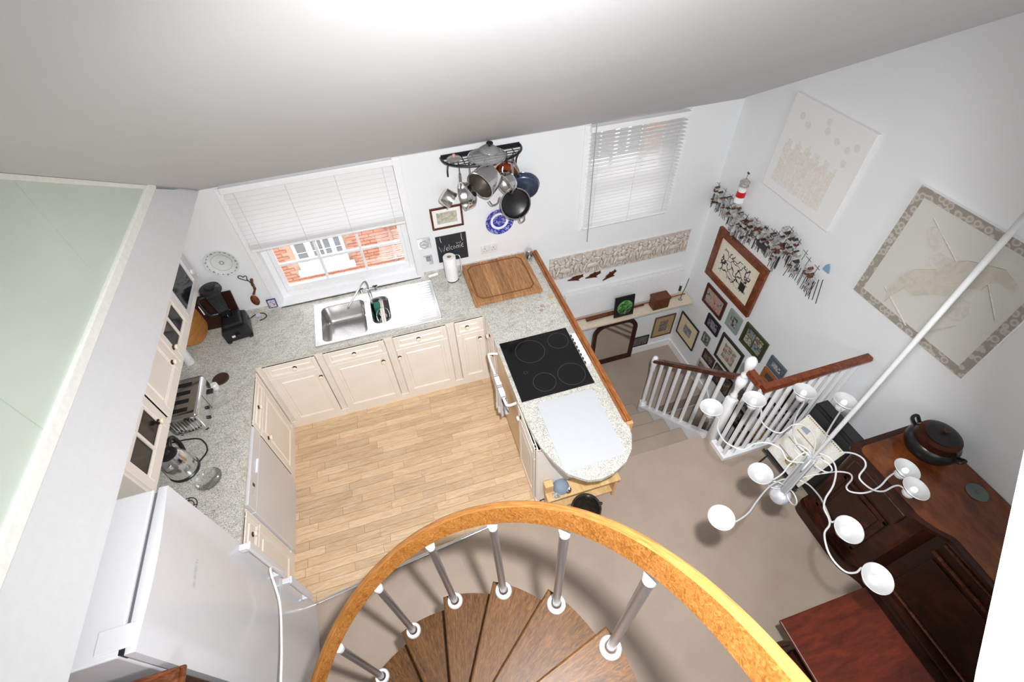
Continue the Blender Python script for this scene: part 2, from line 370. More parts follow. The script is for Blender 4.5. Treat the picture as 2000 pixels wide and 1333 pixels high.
def blind(x0, x1, ztop, zbot, n, yc, tilt, lbl, grp, wand=None, stack=0, tilts=None):
    B = thing('venetian_blind', ((x0+x1)/2, yc, zbot), lbl, 'blind')
    MB().box(x0, x1, yc-.03, yc+.03, ztop-.045, ztop, .003).build('headrail', WHITE, B)
    base = None; step = (ztop-.06-zbot-stack*.006)/n
    for i in range(n):
        z = ztop-.06-step*(i+.5); a = tilts(i) if tilts else tilt
        if True:
            c_, s_ = math.cos(a), math.sin(a); w = .025
            mb = MB(); mb.obox(((x0+x1)/2, yc, z), (1, 0, 0), (0, c_, s_), (0, -s_, c_), x1-x0-.01, 2*w, .0028, .001); mb.build('slat', SLAT, B)
    for i in range(stack):
        MB().box(x0+.003, x1-.003, yc-.027, yc+.027, zbot+.018+i*.006, zbot+.022+i*.006).build('slat', SLAT, B)
    MB().box(x0+.002, x1-.002, yc-.028, yc+.028, zbot-.004, zbot+.015, .004).build('bottom_rail', WHITE, B)
    k = 4 if x1-x0 > 1 else 3
    for i in range(k):
        x = x0+.08+(x1-x0-.16)*i/(k-1)
        for s_ in (-1, 1): MB().cyl((x, yc+s_*.029, zbot), (x, yc+s_*.029, ztop-.04), .0012, n=5).build('ladder_cord', mk('cord_grey', (.6, .6, .6), .7), B)
    if wand: MB().tube(wand, .0045, 8).build('tilt_wand', mk('wand_grey', (.35, .36, .36), .3), B, smooth=True)
    return B
blind(.205, 1.40, 2.075, 1.535, 12, -.032, math.radians(33), 'wide white slatted blind pulled half down over the sink window', None, stack=6)
def tl2(i): return math.radians(-2 if i < 13 else 4)
blind(2.985, 3.87, 2.058, 1.10, 27, -.032, 0, 'narrow white slatted blind lowered fully, with a long grey tilt wand', None, wand=[(3.015, -0.07, 2.096), (3.02, -0.07, 1.704), (3.034, -0.07, 0.961)], tilts=tl2)
# =============== the brick house opposite ===============
BR = NT('brick'); oi = BR.node('ShaderNodeObjectInfo'); v = BR.coord(); n = BR.noise(v, 60, 3)
c = BR.mix(1.0, BR.ramp(n, [(.3, sc(150, 98, 74)), (.7, sc(168, 116, 92))]), BR.ramp(oi.outputs['Random'], [(0, (.78, .74, .72)), (1, (1.05, 1.0, 1.0))]), 'MULTIPLY')
BRICK = BR.fin(c, .8); MORT = mk('mortar', sc(158, 128, 110), .9)
H = thing('brick_house', (1.5, 5.3, -4), 'orange brick house wall with small-paned white windows seen through both windows', 'house')
MB().box(-6, 12, 5.02, 5.3, -5, 1.3).build('wall', MORT, H)
fx0, fx1, fz0, fz1 = -.70, .24, -2.42, -1.35
proto = None; cnt = 0
bm0 = MB().box(0, .215, 0, .03, 0, .065, .003, 1).mesh('brick'); 
rest = MB()
zz = -5.0; r_ = 0
while zz < 1.25:
    xx = -6+(.1125 if r_ % 2 else 0)
    while xx < 12:
        inw = (xx+.215 > fx0-.03 and xx < fx1+.03 and zz+.065 > fz0-.02 and zz < fz1+.02) or (xx+.215 > 5.3 and xx < 6.6 and -1.3 < zz+.06 and zz < -.2)
        if not inw:
            if -1.45 < xx < 1.6 and -2.95 < zz < -1.35 and cnt < 299:
                o = bpy.data.objects.new('brick', bm0); COL.objects.link(o); o.parent = H; o.location = Vector((xx, 5.0, zz))-ORG[H.name]; cnt += 1
            elif -3 < xx < 9 and -4 < zz < 1.2: rest.box(xx, xx+.215, 5.0, 5.03, zz, zz+.065)
        xx += .225
    zz += .075; r_ += 1
bm0.materials.append(BRICK)
o = rest.build('brickwork', BRICK, H); o['kind'] = 'stuff'
def farwin(x0, x1, z0, z1, cols):
    GL = mk('dark_pane', sc(84, 86, 86), .2); FW = mk('far_white_paint', sc(196, 196, 196), .6); m = MB()
    m.prism([(x0, z0), (x1, z0)]+[(x0+(x1-x0)*(1-i/8), z1-.10+.10*math.sin(PI*i/8)) for i in range(9)], 0, .1) if False else m.box(x0-.03, x1+.03, 4.97, 5.02, z0, z1+.02)
    f = m.build('window', FW, H)
    for cx0, cx1, rows in cols:
        for r in range(rows):
            h = (z1-z0-.22)/rows; za = z0+.2+r*h
            MB().box(cx0+.012, cx1-.012, 4.955, 4.975, za+.015, za+h-.015, .003).build('pane', GL, f)
    MB().box(x0-.09, x1+.12, 4.90, 5.02, z0-.10, z0+.02, .01).build('window_ledge', FW, H)
farwin(fx0+.02, fx1-.02, fz0+.1, fz1-.08, [(-.66, -.46, 3), (-.36, -.28, 3), (-.24, -.15, 3), (-.13, .0, 3), (.07, .20, 3)])
farwin(5.35, 6.55, -1.25, -.25, [(5.4, 5.6, 3), (5.62, 5.85, 3), (6.0, 6.2, 3), (6.25, 6.5, 3)])
MB().cyl((1.16, 4.93, -4.5), (1.16, 4.93, 1.3), .04).build('drainpipe', mk('pipe', sc(120, 70, 50), .5), H)

# =============== kitchen units ===============
def Tback(y): return TM((0, y, 0), (1, 0, 0), (0, 0, 1), (0, -1, 0))
def Tleft(x): return TM((x, 0, 0), (0, 1, 0), (0, 0, 1), (1, 0, 0))
def Tpen(x): return TM((x, 0, 0), (0, 1, 0), (0, 0, 1), (-1, 0, 0))
def panel_front(name, T, u0, u1, v0, v1, par, knob=None, st=.05, glass=False):
    m = MB(T); g = .002
    a, b, c, d = u0+g, u1-g, v0+g, v1-g
    if not glass: m.box(a, b, c, d, 0, .012)
    for (p, q, r, s_) in ((a, a+st, c, d), (b-st, b, c, d), (a+st, b-st, c, c+st), (a+st, b-st, d-st, d)): m.box(p, q, r, s_, .0, .020, .003, 1)
    k = st+.008
    for (p, q, r, s_) in ((a+st, a+k, c+st, d-st), (b-k, b-st, c+st, d-st), (a+k, b-k, c+st, c+k), (a+k, b-k, d-k, d-st)): m.box(p, q, r, s_, .004, .016, .002, 1)
    if not glass and b-a > 2*k+.06 and d-c > 2*k+.03: m.box(a+k+.012, b-k-.012, c+k+.010, d-k-.010, .006, .019, .007, 1)
    o = m.build(name, CREAM, par)
    if knob:
        m = MB(T @ Matrix.Translation((knob[0], knob[1], .018))); m.lathe([(0, 0), (.016, 0), (.017, .003), (.009, .006), (.006, .012)], 14); k_ = m.build('knob_plate', BRASSD, o, smooth=True)
        m = MB(T @ Matrix.Translation((knob[0], knob[1], .018))); m.lathe([(.006, .008), (.009, .012), (.0175, .017), (.019, .024), (.015, .031), (0, .034)], 16); m.build('knob', KNOB, o, smooth=True)
    return o
def carcass(T, u0, u1, depth, par, top=.875):
    m = MB(T); m.box(u0+.001, u1-.001, .0, .08, -.03, -.016); m.box(u0+.001, u0+.018, .0, top, -depth, -.001); m.box(u1-.018, u1-.001, 0, top, -depth, -.001); m.box(u0+.001, u1-.001, .06, .08, -depth, -.001); 
    if not (u0 > .4 and u1 < 1.6): m.box(u0+.001, u1-.001, top-.03, top, -depth, -.001)
    m.box(u0+.001, u1-.001, .08, top-.03, -depth, -depth+.01)
    # face frame: base rail, top rail, beaded side stiles
    m.box(u0, u1, .0, .085, -.02, .012, .002, 1); m.box(u0, u1, .855, top, -.02, .004)
    return m.build('body', CREAM, par)
def pilaster(T, u0, u1, par):
    m = MB(T); m.box(u0, u1, .085, .86, -.02, .006)
    w = (u1-u0)
    for k in (.25, .75): m.box(u0+w*k-.004, u0+w*k+.004, .11, .84, .004, .012, .003, 1)
    return m.build('fluted_stile', CREAM, par)
YF = -.615
def base_unit(T, u0, u1, dr, dk, ok, lbl, loc, depth=.56, split=.70, pl=.0, pr=.0, door=True):
    B = thing('base_cabinet', loc, lbl, 'cabinet', 'cream base cabinets under the worktop')
    carcass(T, u0, u1, depth, B)
    a, b = u0+pl, u1-pr
    if pl: pilaster(T, u0, a, B)
    if pr: pilaster(T, b, u1, B)
    panel_front('drawer', T, a, b, split, .855, B, dk, st=.03)
    if door: panel_front('door', T, a, b, .085, split, B, ok)
    return B
T = Tback(YF)
base_unit(T, -.02, .47, 1, (.262, .785), (.415, .61), 'cream panelled base cabinet at the left inner corner, below the counter left of the sink', (.2, YF, 0), pl=.05, pr=.03, split=.705)
base_unit(T, .47, 1.03, 1, (.736, .785), (.94, .61), 'cream panelled base cabinet directly below the sink bowls', (.75, YF, 0), pl=.03, pr=.035, split=.705)
base_unit(T, 1.03, 1.555, 1, (1.274, .785), (1.08, .61), 'cream panelled base cabinet below the sink drainer, door knob on its left', (1.3, YF, 0), pl=.035, pr=.035, split=.705)
base_unit(T, 1.555, 1.875, 1, (1.697, .785), (1.798, .61), 'narrow cream base cabinet in the right inner corner beside the hob counter', (1.7, YF, 0), pl=.035, pr=.03, split=.705)
T = Tleft(-.02)
base_unit(T, -1.19, -.64, 1, (-.955, .785), (-1.11, .585), 'cream panelled base cabinet on the left run between the corner and the white appliance', (-.02, -.9, 0), depth=.58, pl=.03, pr=.06, split=.705)
base_unit(T, -2.2, -1.80, 1, (-1.94, .75), None, 'cream cabinet with one knobbed drawer between white appliance and fridge', (-.02, -2.0, 0), depth=.58, pl=.03, pr=.03, split=.66)
# white built-under appliance
A = thing('dishwasher', (-.3, -1.5, 0), 'white built-under dishwasher in the left run of cabinets', 'appliance')
MB().box(-.6, -.02, -1.797, -1.193, .02, .875).build('body', APPL, A)
m = MB(); m.box(-.02, .014, -1.797, -1.193, .755, .872, .006); m.build('control_panel', APPL, A)
MB().box(-.02, .010, -1.797, -1.193, .06, .75, .006).build('door', APPL, A)
MB().box(-.02, .0, -1.78, -1.21, .0, .055).build('plinth', APPL, A)
o = MB().box(.012, .026, -1.53, -1.42, .79, .80, .003).build('button_bar', WHITE, A)
MB().box(.012, .016, -1.64, -1.62, .80, .83).build('power_button', BLACK, A)
for yy in (-1.36, -1.40, -1.44, -1.69): MB().lathe([(0, 0), (.006, 0), (.006, .003), (0, .003)], 10, axis((.014, yy, .83), (1, 0, 0))).build('button', mk('button_grey', (.5, .5, .52), .4), A)
# peninsula
T = Tpen(1.875)
base_unit(T, -.96, -.64, 1, (-.80, .785), (-.86, .60), 'cream base cabinet on the peninsula next to the corner, with two small knobs', (1.875, -.8, 0), depth=.56, pl=.05, pr=.02, split=.705)
OV = thing('oven', (2.1, -1.3, 0), 'built-under oven below the black hob, with a white rail and a towel over it', 'oven')
MB().box(1.877, 2.44, -1.56, -.962, .02, .875).build('body', CREAM, OV)
MB().box(1.862, 1.877, -1.558, -.964, .10, .72, .004).build('door', mk('oven_door', sc(210, 178, 140), .35), OV)
MB().box(1.862, 1.877, -1.558, -.964, .725, .87, .004).build('control_panel', mk('oven_panel', sc(214, 190, 160), .35), OV)
MB().tube(crv([(1.862, -1.02, .79), (1.80, -1.01, .80), (1.785, -1.05, .80), (1.785, -1.3, .80), (1.785, -1.50, .80), (1.80, -1.54, .80), (1.862, -1.53, .79)], 5), .011, 10).build('handle', WHITE, OV, smooth=True)
base_unit(T, -2.0, -1.562, 1, (-1.66, .785), None, 'cream panelled base cabinet at the rounded end of the peninsula', (1.875, -1.8, 0), depth=.56, pl=.03, pr=.03, split=.705)
TW = thing('tea_towel', (1.785, -1.33, .8), 'white tea towel with dark stripes hanging over the oven rail', 'towel')
def cloth(w0, w1, xo, zl, nm, mat_, seed):
    m = MB(); nx, nz = 14, 14; g = []
    for j in range(nz+1):
        t_ = j/nz; z = .812-zl*t_ if t_ > .08 else .812; rowv = []
        for i in range(nx+1):
            s_ = i/nx; yy = w0+(w1-w0)*s_; sh = .55+.45*(1-t_); yy = (w0+w1)/2+(yy-(w0+w1)/2)*sh
            rowv.append(m.b.verts.new((xo+(.012*math.sin(s_*14+seed)+.008*math.sin(s_*29+seed))*t_-.004*(1-t_)*0, yy, z+.01*math.sin(s_*5+seed)*t_)))
        g.append(rowv)
    for j in range(nz):
        for i in range(nx): m.b.faces.new((g[j][i], g[j][i+1], g[j+1][i+1], g[j+1][i]))
    o = m.build(nm, mat_, TW, smooth=80); md = o.modifiers.new('t', 'SOLIDIFY'); md.thickness = .004; return o
t = NT('towel_stripe'); tc = t.node('ShaderNodeTexCoord'); sx = t.node('ShaderNodeSeparateXYZ'); t.l(tc.outputs['Object'], sx.inputs[0]); wv = t.node('ShaderNodeMath', operation='MULTIPLY'); wv.inputs[1].default_value = 9; t.l(sx.outputs[1], wv.inputs[0]); fr = t.node('ShaderNodeMath', operation='FRACT'); t.l(wv.outputs[0], fr.inputs[0])
TOW = t.fin(t.ramp(fr.outputs[0], [(0, (.82, .82, .84)), (.62, (.10, .08, .12)), (.68, (.8, .8, .82)), (.76, (.10, .08, .12)), (.82, (.82, .82, .84))], 'CONSTANT'), .85)
cloth(-1.47, -1.24, 1.768, .34, 'cloth_front', TOW, 0); cloth(-1.50, -1.30, 1.802, .28, 'cloth_back', TOW, 2)
MB().box(1.766, 1.804, -1.47, -1.24, .808, .815, .003).build('cloth_fold', TOW, TW)
# worktop with sink cut-out, rounded peninsula end
arc = [(2.51-.0, -2.0)]+[( *(2.503, -2.097), )]
pen = [(2.525, 0), (2.525, -2.0), (2.505, -2.10), (2.455, -2.20), (2.382, -2.27), (2.27, -2.318), (2.18, -2.33), (2.10, -2.315), (1.99, -2.235), (1.93, -2.12), (1.89, -2.0), (1.865, -1.83), (1.855, -1.6)]
m = MB()
out = pen+[(1.855, -.637), (0.0, -.637), (0.0, -2.215), (-.62, -2.215), (-.62, 0)]
m.prism(out, .88, .91, .004)
WT = m.build('worktop', GRAN, None, org=(0, -.3, .88)); tag(WT, 'grey speckled granite worktop running round three sides to a rounded end', 'worktop')
cut = MB().box(.50, 1.125, -.585, -.115, .8, 1).mesh('cut'); co = bpy.data.objects.new('cut', cut); COL.objects.link(co)
co.location = (0, 0, 0); md = WT.modifiers.new('b', 'BOOLEAN'); md.object = co; md.operation = 'DIFFERENCE'; md.solver = 'EXACT'
bpy.context.view_layer.update(); me = bpy.data.meshes.new_from_object(WT.evaluated_get(bpy.context.evaluated_depsgraph_get())); WT.modifiers.clear(); WT.data = me; bpy.data.objects.remove(co)
m = MB(); m.box(-.62, .16, -.02, 0, .91, .955, .002); m.box(1.46, 2.49, -.02, 0, .91, .955, .002); m.box(-.62, -.60, -2.2, -.02, .91, .955, .002); m.box(.16, 1.46, -.02, 0, .88, .925)
m.build('upstand', GRAN, WT)
# timber edge of the peninsula
E_ = thing('counter_edging', (2.5, -1, .91), 'long moulded brown timber edging along the stair side of the peninsula counter', 'edging')
m = MB(); m.box(2.497, 2.512, -2.0, -.003, .911, .935, .004); m.build('inner_moulding', TRIMW, E_)
m = MB(); m.box(2.513, 2.545, -2.005, -.003, .895, .945, .006); m.build('outer_rail', TRIMW, E_)
MB().box(2.505, 2.55, -2.03, -2.006, .80, .93, .004).build('end_block', mk('pale_block', sc(205, 160, 110), .5), E_)
# =============== sink ===============
SK = thing('sink', (1.0, -.33, .91), 'stainless steel sink with two bowls and a ribbed drainer under the window', 'sink')
INOX = mk('sink_steel', (.80, .80, .80), .30, 1, var=.02, scale=40)
def bowl(x0, x1, y0, y1, d, r):
    m = MB(); rings = []; n = 6
    def rr(o, z, rad):
        pts = []
        for cx, cy, a0 in ((x1-o-rad, y1-o-rad, 0), (x0+o+rad, y1-o-rad, 90), (x0+o+rad, y0+o+rad, 180), (x1-o-rad, y0+o+rad, 270)):
            for k in range(n+1): a = math.radians(a0+90*k/n); pts.append(m.b.verts.new((cx+rad*math.cos(a), cy+rad*math.sin(a), z)))
        return pts
    R_ = [rr(-.012, .9155, r+.012), rr(0, .914, r), rr(.004, .905, r), rr(.012, .91-d*.8, r), rr(.022, .91-d*.95, r), rr(.05, .91-d, r-.02 if r > .03 else r)]
    for A_, B_ in zip(R_, R_[1:]):
        for k in range(len(A_)): m.b.faces.new((A_[k], A_[(k+1) % len(A_)], B_[(k+1) % len(A_)], B_[k]))
    m.b.faces.new(R_[-1]); return m
bowl(.527, .893, -.565, -.135, .17, .05).build('main_bowl', STEEL, SK, smooth=50)
bowl(.942, 1.10, -.49, -.15, .12, .06).build('half_bowl', STEEL, SK, smooth=50)
def plate(holes, x0, x1, y0, y1, z):
    # flat sheet with rounded-rect holes, made from strips
    m = MB(); xs = sorted({x0, x1, *[h[0] for h in holes], *[h[1] for h in holes]}); ys_ = sorted({y0, y1, *[h[2] for h in holes], *[h[3] for h in holes]})
    for i in range(len(xs)-1):
        for j in range(len(ys_)-1):
            cx, cy = (xs[i]+xs[i+1])/2, (ys_[j]+ys_[j+1])/2
            if any(h[0] < cx < h[1] and h[2] < cy < h[3] for h in holes): continue
            m.box(xs[i], xs[i+1], ys_[j], ys_[j+1], z-.004, z)
    for h in holes:   # corner fillets
        for sx, sy in ((0, 0), (1, 0), (0, 1), (1, 1)):
            r = h[4]; cx = h[sx]; cy = h[2+sy]; dx = 1 if sx == 0 else -1; dy = 1 if sy == 0 else -1
            ax, ay = cx+dx*r, cy+dy*r
            pts = [(cx, cy)]+[(ax-dx*r*math.cos(a*PI/12), ay-dy*r*math.sin(a*PI/12)) for a in range(7)]
            m.prism(pts if dx*dy < 0 else pts[::-1], z-.004, z)
    return m
plate([(.527, .893, -.565, -.135, .05), (.942, 1.10, -.49, -.15, .06)], .47, 1.13, -.595, -.075, .916).build('deck', INOX, SK)
m = MB(); m.box(1.13, 1.506, -.595, -.075, .905, .913)
for a in ((1.13, 1.506, -.085, -.075), (1.13, 1.506, -.595, -.585), (1.496, 1.506, -.595, -.075)): m.box(*a, .911, .918, .002)
m.box(.47, 1.13, -.595, -.588, .915, .919, .002); m.box(.47, 1.13, -.082, -.075, .915, .919, .002); m.box(.47, .477, -.595, -.075, .915, .919, .002)
m.build('drainer', INOX, SK)
for k in range(14): MB().box(1.16, 1.475, -.55+k*.033, -.538+k*.033, .912, .917, .0022).build('drainer_rib', INOX, SK)
m = MB(); m.lathe([(0, .7405), (.018, .741), (.02, .746), (.036, .747), (.038, .742)], 24, Matrix.Translation((.83, -.44, 0))); w_ = m.build('plug_hole', CHROME, SK, smooth=True)
for k in range(6): MB().lathe([(0, .7475), (.004, .7475), (.004, .749), (0, .749)], 8, Matrix.Translation((.83+.012*math.cos(k), -.44+.012*math.sin(k), 0))).build('drain_slot', BLACK, w_)
TP = thing('mixer_tap', (.955, -.105, .916), 'chrome mixer tap with a long angled spout over the main sink bowl', 'tap')
MB().cyl((.955, -.105, .916), (.955, -.105, .985), .017, .014).build('body', CHROME, TP, smooth=True)
MB().tube([(.90, -.105, .975), (1.01, -.105, .975)], .010, 10).build('cross_bar', CHROME, TP, smooth=True)
for x_ in (.893, 1.017):
    h_ = MB().cyl((x_, -.105, .965), (x_, -.105, 1.0), .013, .010).build('tap_handle', CHROME, TP, smooth=True)
    MB().obox((x_, -.105, 1.006), (1, 0, 0), (0, 1, 0), (0, 0, 1), .045, .010, .008, .003).build('lever', BLACK, h_)
MB().tube(crv([(.955, -.105, .98), (.955, -.105, 1.06), (.93, -.125, 1.085), (.84, -.20, 1.02), (.77, -.25, .965), (.765, -.255, .945)], 6), .009, 10).build('spout', CHROME, TP, smooth=True)
# washing-up things in the half bowl
BB = thing('washing_up_brush', (1.03, -.4, .80), 'bright green washing-up brush lying in the small sink bowl', 'brush')
MB().obox((1.01, -.40, .815), (.2, 1, 0), (1, -.2, 0), (0, 0, 1), .17, .018, .012, .004).build('handle', mk('bright_green', sc(120, 220, 60), .3), BB)
MB().lathe([(0, 0), (.022, 0), (.024, .02), (.016, .03), (0, .03)], 14, Matrix.Translation((1.035, -.30, .80))).build('brush_head', mk('pale_bristle', sc(226, 224, 206), .8), BB, smooth=True)
SP = MB().box(.965, 1.02, -.265, -.185, .80, .90, .01).build('sponge', mk('teal_scourer', sc(44, 110, 96), .9, bump=.4), None, org=(1.0, -.22, .8)); tag(SP, 'dark teal scourer propped upright in the small sink bowl', 'scourer')
CB = thing('cutlery_basket', (1.06, -.36, .795), 'clear wire basket of bits in the small sink bowl', 'basket')
m = MB()
for k in range(9): m.tube([(1.025+.052*math.cos(k*.7), -.36+.10*math.sin(k*.7), .797), (1.03+.058*math.cos(k*.7), -.36+.11*math.sin(k*.7), .875)], .0022, 6)
for z_ in (.80, .84, .875): m.tube([(1.03+.055*math.cos(a*PI/10), -.36+.105*math.sin(a*PI/10), z_) for a in range(20)], .0022, 6, closed=True)
m.build('wire_frame', CHROME, CB)
# =============== hob ===============
HB = thing('hob', (2.16, -1.33, .91), 'black glass four-ring hob set in the peninsula worktop', 'hob')
MB().box(1.88, 2.443, -1.621, -1.03, .9095, .9165, .002).build('glass_plate', BLACKG, HB)
RING = mk('ring_grey', (.05, .05, .052), .35)
for c_, r_ in (((2.087, -1.183), .115), ((2.333, -1.146), .082), ((2.311, -1.492), .103), ((2.095, -1.501), .085)):
    m = MB(); m.lathe([(r_-.0018, .9167), (r_+.0018, .9167), (r_+.0018, .9172), (r_-.0018, .9172), (r_-.0018, .9167)], 48, Matrix.Translation((c_[0], c_[1], 0))); m.build('cooking_ring', RING, HB)
cx, cy = (1.989, -1.374)
for k in range(6): MB().box(cx-.003+.014*math.cos(k*PI/3), cx+.003+.014*math.cos(k*PI/3), cy-.003+.014*math.sin(k*PI/3), cy+.003+.014*math.sin(k*PI/3), .9166, .9170).build('touch_mark', RING, HB)
CBD = MB(); 
def rrect(x0, x1, y0, y1, r, n=5):
    return [(cx_+r*math.cos(math.radians(a0+90*k/n)), cy_+r*math.sin(math.radians(a0+90*k/n))) for cx_, cy_, a0 in ((x1-r, y1-r, 0), (x0+r, y1-r, 90), (x0+r, y0+r, 180), (x1-r, y0+r, 270)) for k in range(n+1)]
CBD.prism(rrect(1.975, 2.405, -2.222, -1.665, .03), .9101, .918, .002)
o = CBD.build('chopping_board', mk('white_board', (.54, .56, .58), .18, var=.01), None, org=(2.2, -1.95, .91)); tag(o, 'glossy white rounded chopping board beside the hob', 'chopping board')
# wooden chopping board on short feet
WB = thing('wooden_chopping_board', (2.1, -.3, .91), 'thick oiled wooden chopping board with a juice groove in the back corner', 'chopping board')
x0, x1, y0, y1 = 1.80, 2.405, -.575, -.03
n_ = 7
for k in range(n_):
    MB().box(x0+(x1-x0)*k/n_, x0+(x1-x0)*(k+1)/n_, y0, y1, .93, .962, .0015, 1).build('stave', wood('stave_wood', sc(132, 84, 48), sc(176, 124, 78), sc(208, 160, 112), .42, (9, 1, 1), 5, rnd=.25), WB)
m = MB(); m.tube(crv([(*p, .9622) for p in rrect(x0+.045, x1-.05, y0+.05, y1-.04, .07, 3)], 2, closed=True), .006, 6, closed=True); m.build('juice_groove', mk('groove_dark', sc(120, 74, 40), .5), WB)
for fx, fy in ((x0+.02, y0+.02), (x1-.02, y0+.02), (x0+.02, y1-.02), (x1-.02, y1-.02)): MB().box(fx-.015, fx+.015, fy-.015, fy+.015, .91, .931, .004).build('foot', BOARDW, WB)

# =============== things on the worktop ===============
# blender
B = thing('blender', (-.16, -.19, .91), 'black countertop blender with a clear grey lidded jug', 'blender')
ang = .18
R = Matrix.Translation((-.135, -.20, 0)) @ Matrix.Rotation(ang, 4, 'Z')
m = MB(R); m.prism([(-.10, -.11), (.07, -.12), (.10, -.09), (.10, .10), (.06, .12), (-.09, .11)], .925, 1.04, .02); m.box(-.075, .07, -.085, .085, 1.03, 1.075, .014); m.build('motor_base', BLACK, B)
for fx, fy in ((-.085, -.10), (.08, -.10), (-.08, .10), (.08, .10)): MB(R @ Matrix.Translation((fx, fy, .91))).lathe([(0, 0), (.018, 0), (.02, .02), (0, .02)], 12).build('foot', BLACK, B)
MB(R).box(-.045, .015, -.1225, -.1185, .965, .985, .001).build('badge', mk('badge_silver', (.8, .8, .8), .3), B)
MB(R @ Matrix.Translation((.0, -.125, .975))).lathe([(0, 0), (.0, 0), (.02, .002), (.016, .018), (0, .02)], 14).build('dial', BLACK, B)
jug = glassy('smoked_jug', (.50, .51, .53), .04)
J = Matrix.Translation((-.165, -.165, 0)) @ Matrix.Rotation(.3, 4, 'Z')
m = MB(J); m.lathe([(.0, 1.08), (.05, 1.08), (.052, 1.10), (.078, 1.32), (.082, 1.335), (.078, 1.335), (.074, 1.32), (.048, 1.10), (0, 1.095)], 4, Matrix.Rotation(PI/4, 4, 'Z')); m.build('jug', jug, B)
m = MB(J); m.lathe([(.0, 1.335), (.076, 1.335), (.080, 1.345), (.074, 1.37), (.04, 1.375), (.036, 1.392), (0, 1.395)], 26); m.build('lid', BLACK, B, smooth=True)
MB(J).tube(crv([(-.06, .0, 1.31), (-.115, .0, 1.30), (-.12, .0, 1.22), (-.105, .0, 1.14), (-.05, .0, 1.12)], 5), .013, 10).build('jug_handle', BLACK, B, smooth=True)
MB(J).box(-.139, -.131, -.006, .006, 1.16, 1.25, .002).build('handle_label', WHITE, B)
m = MB(J); m.cyl((0, 0, 1.075), (0, 0, 1.13), .014); m.box(-.04, .04, -.008, .008, 1.115, 1.122, .002); m.build('blade_hub', STEEL, B, smooth=True)
MB().tube(crv([(-.04, -.11, .95), (.0, -.07, .945), (.05, -.055, .93), (.075, -.085, .917), (.05, -.115, .915), (.02, -.12, .915)], 6), .0045, 8).build('flex', BLACK, B, smooth=True)
MB().box(.0, .035, -.095, -.07, .93, .955, .004).build('flex_tag', mk('tag_lilac', (.6, .6, .75), .5), B)
# round boards and board behind
RB_ = MB().lathe([(0, -.012), (.155, -.012), (.16, -.004), (.16, .008), (.155, .012), (0, .012)], 48, axis((-.46, -.19, 1.07), (.75, -.35, .28))).build('round_board', wood('round_board_wood', sc(140, 84, 40), sc(178, 118, 62), sc(200, 142, 84), .4, (1, 1, 6), 4), None, smooth=True, org=(-.46, -.19, .92)); tag(RB_, 'round orange-brown wooden board leaning behind the blender under the wall cabinets', 'board')
o = MB().obox((-.28, -.06, 1.06), Vector((1, 0, 0)), Vector((0, .3, 1)).normalized(), Vector((0, -1, .3)).normalized(), .36, .30, .018, .004).build('dark_board', DARKW, None, org=(-.3, -.06, .92)); tag(o, 'dark brown wooden board standing against the window wall behind the blender', 'board')
# white cylinder (kitchen salt tub)
o = MB().lathe([(0, .911), (.034, .911), (.036, .92), (.036, 1.05), (.032, 1.06), (.018, 1.062), (.016, 1.052), (0, 1.052)], 28, Matrix.Translation((-.49, -.44, 0))).build('storage_tub', mk('tub_white', (.80, .79, .77), .5), None, smooth=True, org=(-.49, -.44, .91)); tag(o, 'small white cylinder standing under the wall cabinets between board and toaster', 'tub')
# toaster
TO = thing('toaster', (-.36, -.99, .91), 'chrome four-slot toaster under the wall cabinets', 'toaster')
x0, x1, y0, y1 = -.475, -.255, -1.17, -.80
MB().box(x0, x1, y0, y1, .925, 1.115, .028, 4).build('body', CHROME, TO, smooth=60)
for k in range(4): MB().box(x0+.032, x1-.065, y0+.05+k*.075, y0+.085+k*.075, 1.112, 1.1165, .001).build('bread_slot', BLACK, TO)
MB().box(x1-.0015, x1+.001, -.99, -.986, .94, 1.09).build('seam', BLACK, TO)
for yy in (-1.03, -1.09): MB().lathe([(0, 0), (.013, 0), (.012, .014), (0, .015)], 14, axis((x1, yy, .965 if yy < -1.05 else 1.0), (1, 0, 0))).build('dial', BLACK, TO, smooth=True)
MB().box(x1, x1+.022, -.90, -.862, .99, 1.01, .004).build('lever', BLACK, TO)
for k in range(8): MB().box(x0+.03+k*.021, x0+.036+k*.021, y0-.002, y0+.001, .96, 1.08).build('vent_rib', STEEL, TO)
for fx in (x0+.03, x1-.03):
    for fy in (y0+.03, y1-.03): MB().cyl((fx, fy, .91), (fx, fy, .93), .012).build('foot', BLACK, TO)
MB().tube(crv([(-.40, -.80, .97), (-.42, -.76, 1.03), (-.50, -.77, 1.06), (-.56, -.85, 1.0), (-.60, -.92, .96)], 6), .005, 8).build('flex', BLACK, TO, smooth=True)
o = MB().lathe([(0, 0), (.024, 0), (.026, .006), (.026, .04), (.02, .047), (0, .048)], 20, Matrix.Translation((-.265, -.775, .91))).build('small_tub', WHITE, None, smooth=True, org=(-.265, -.775, .91)); tag(o, 'tiny white tub at the far corner of the toaster', 'tub')
o = MB().lathe([(0, 0), (.056, 0), (.06, .003), (.06, .012), (.056, .014), (.047, .010), (0, .010)], 36, Matrix.Translation((-.235, -.70, .91))).build('coaster', mk('coaster_brown', sc(70, 48, 42), .4), None, smooth=True, org=(-.235, -.70, .91)); tag(o, 'round dark brown coaster lying alone on the left worktop', 'coaster')
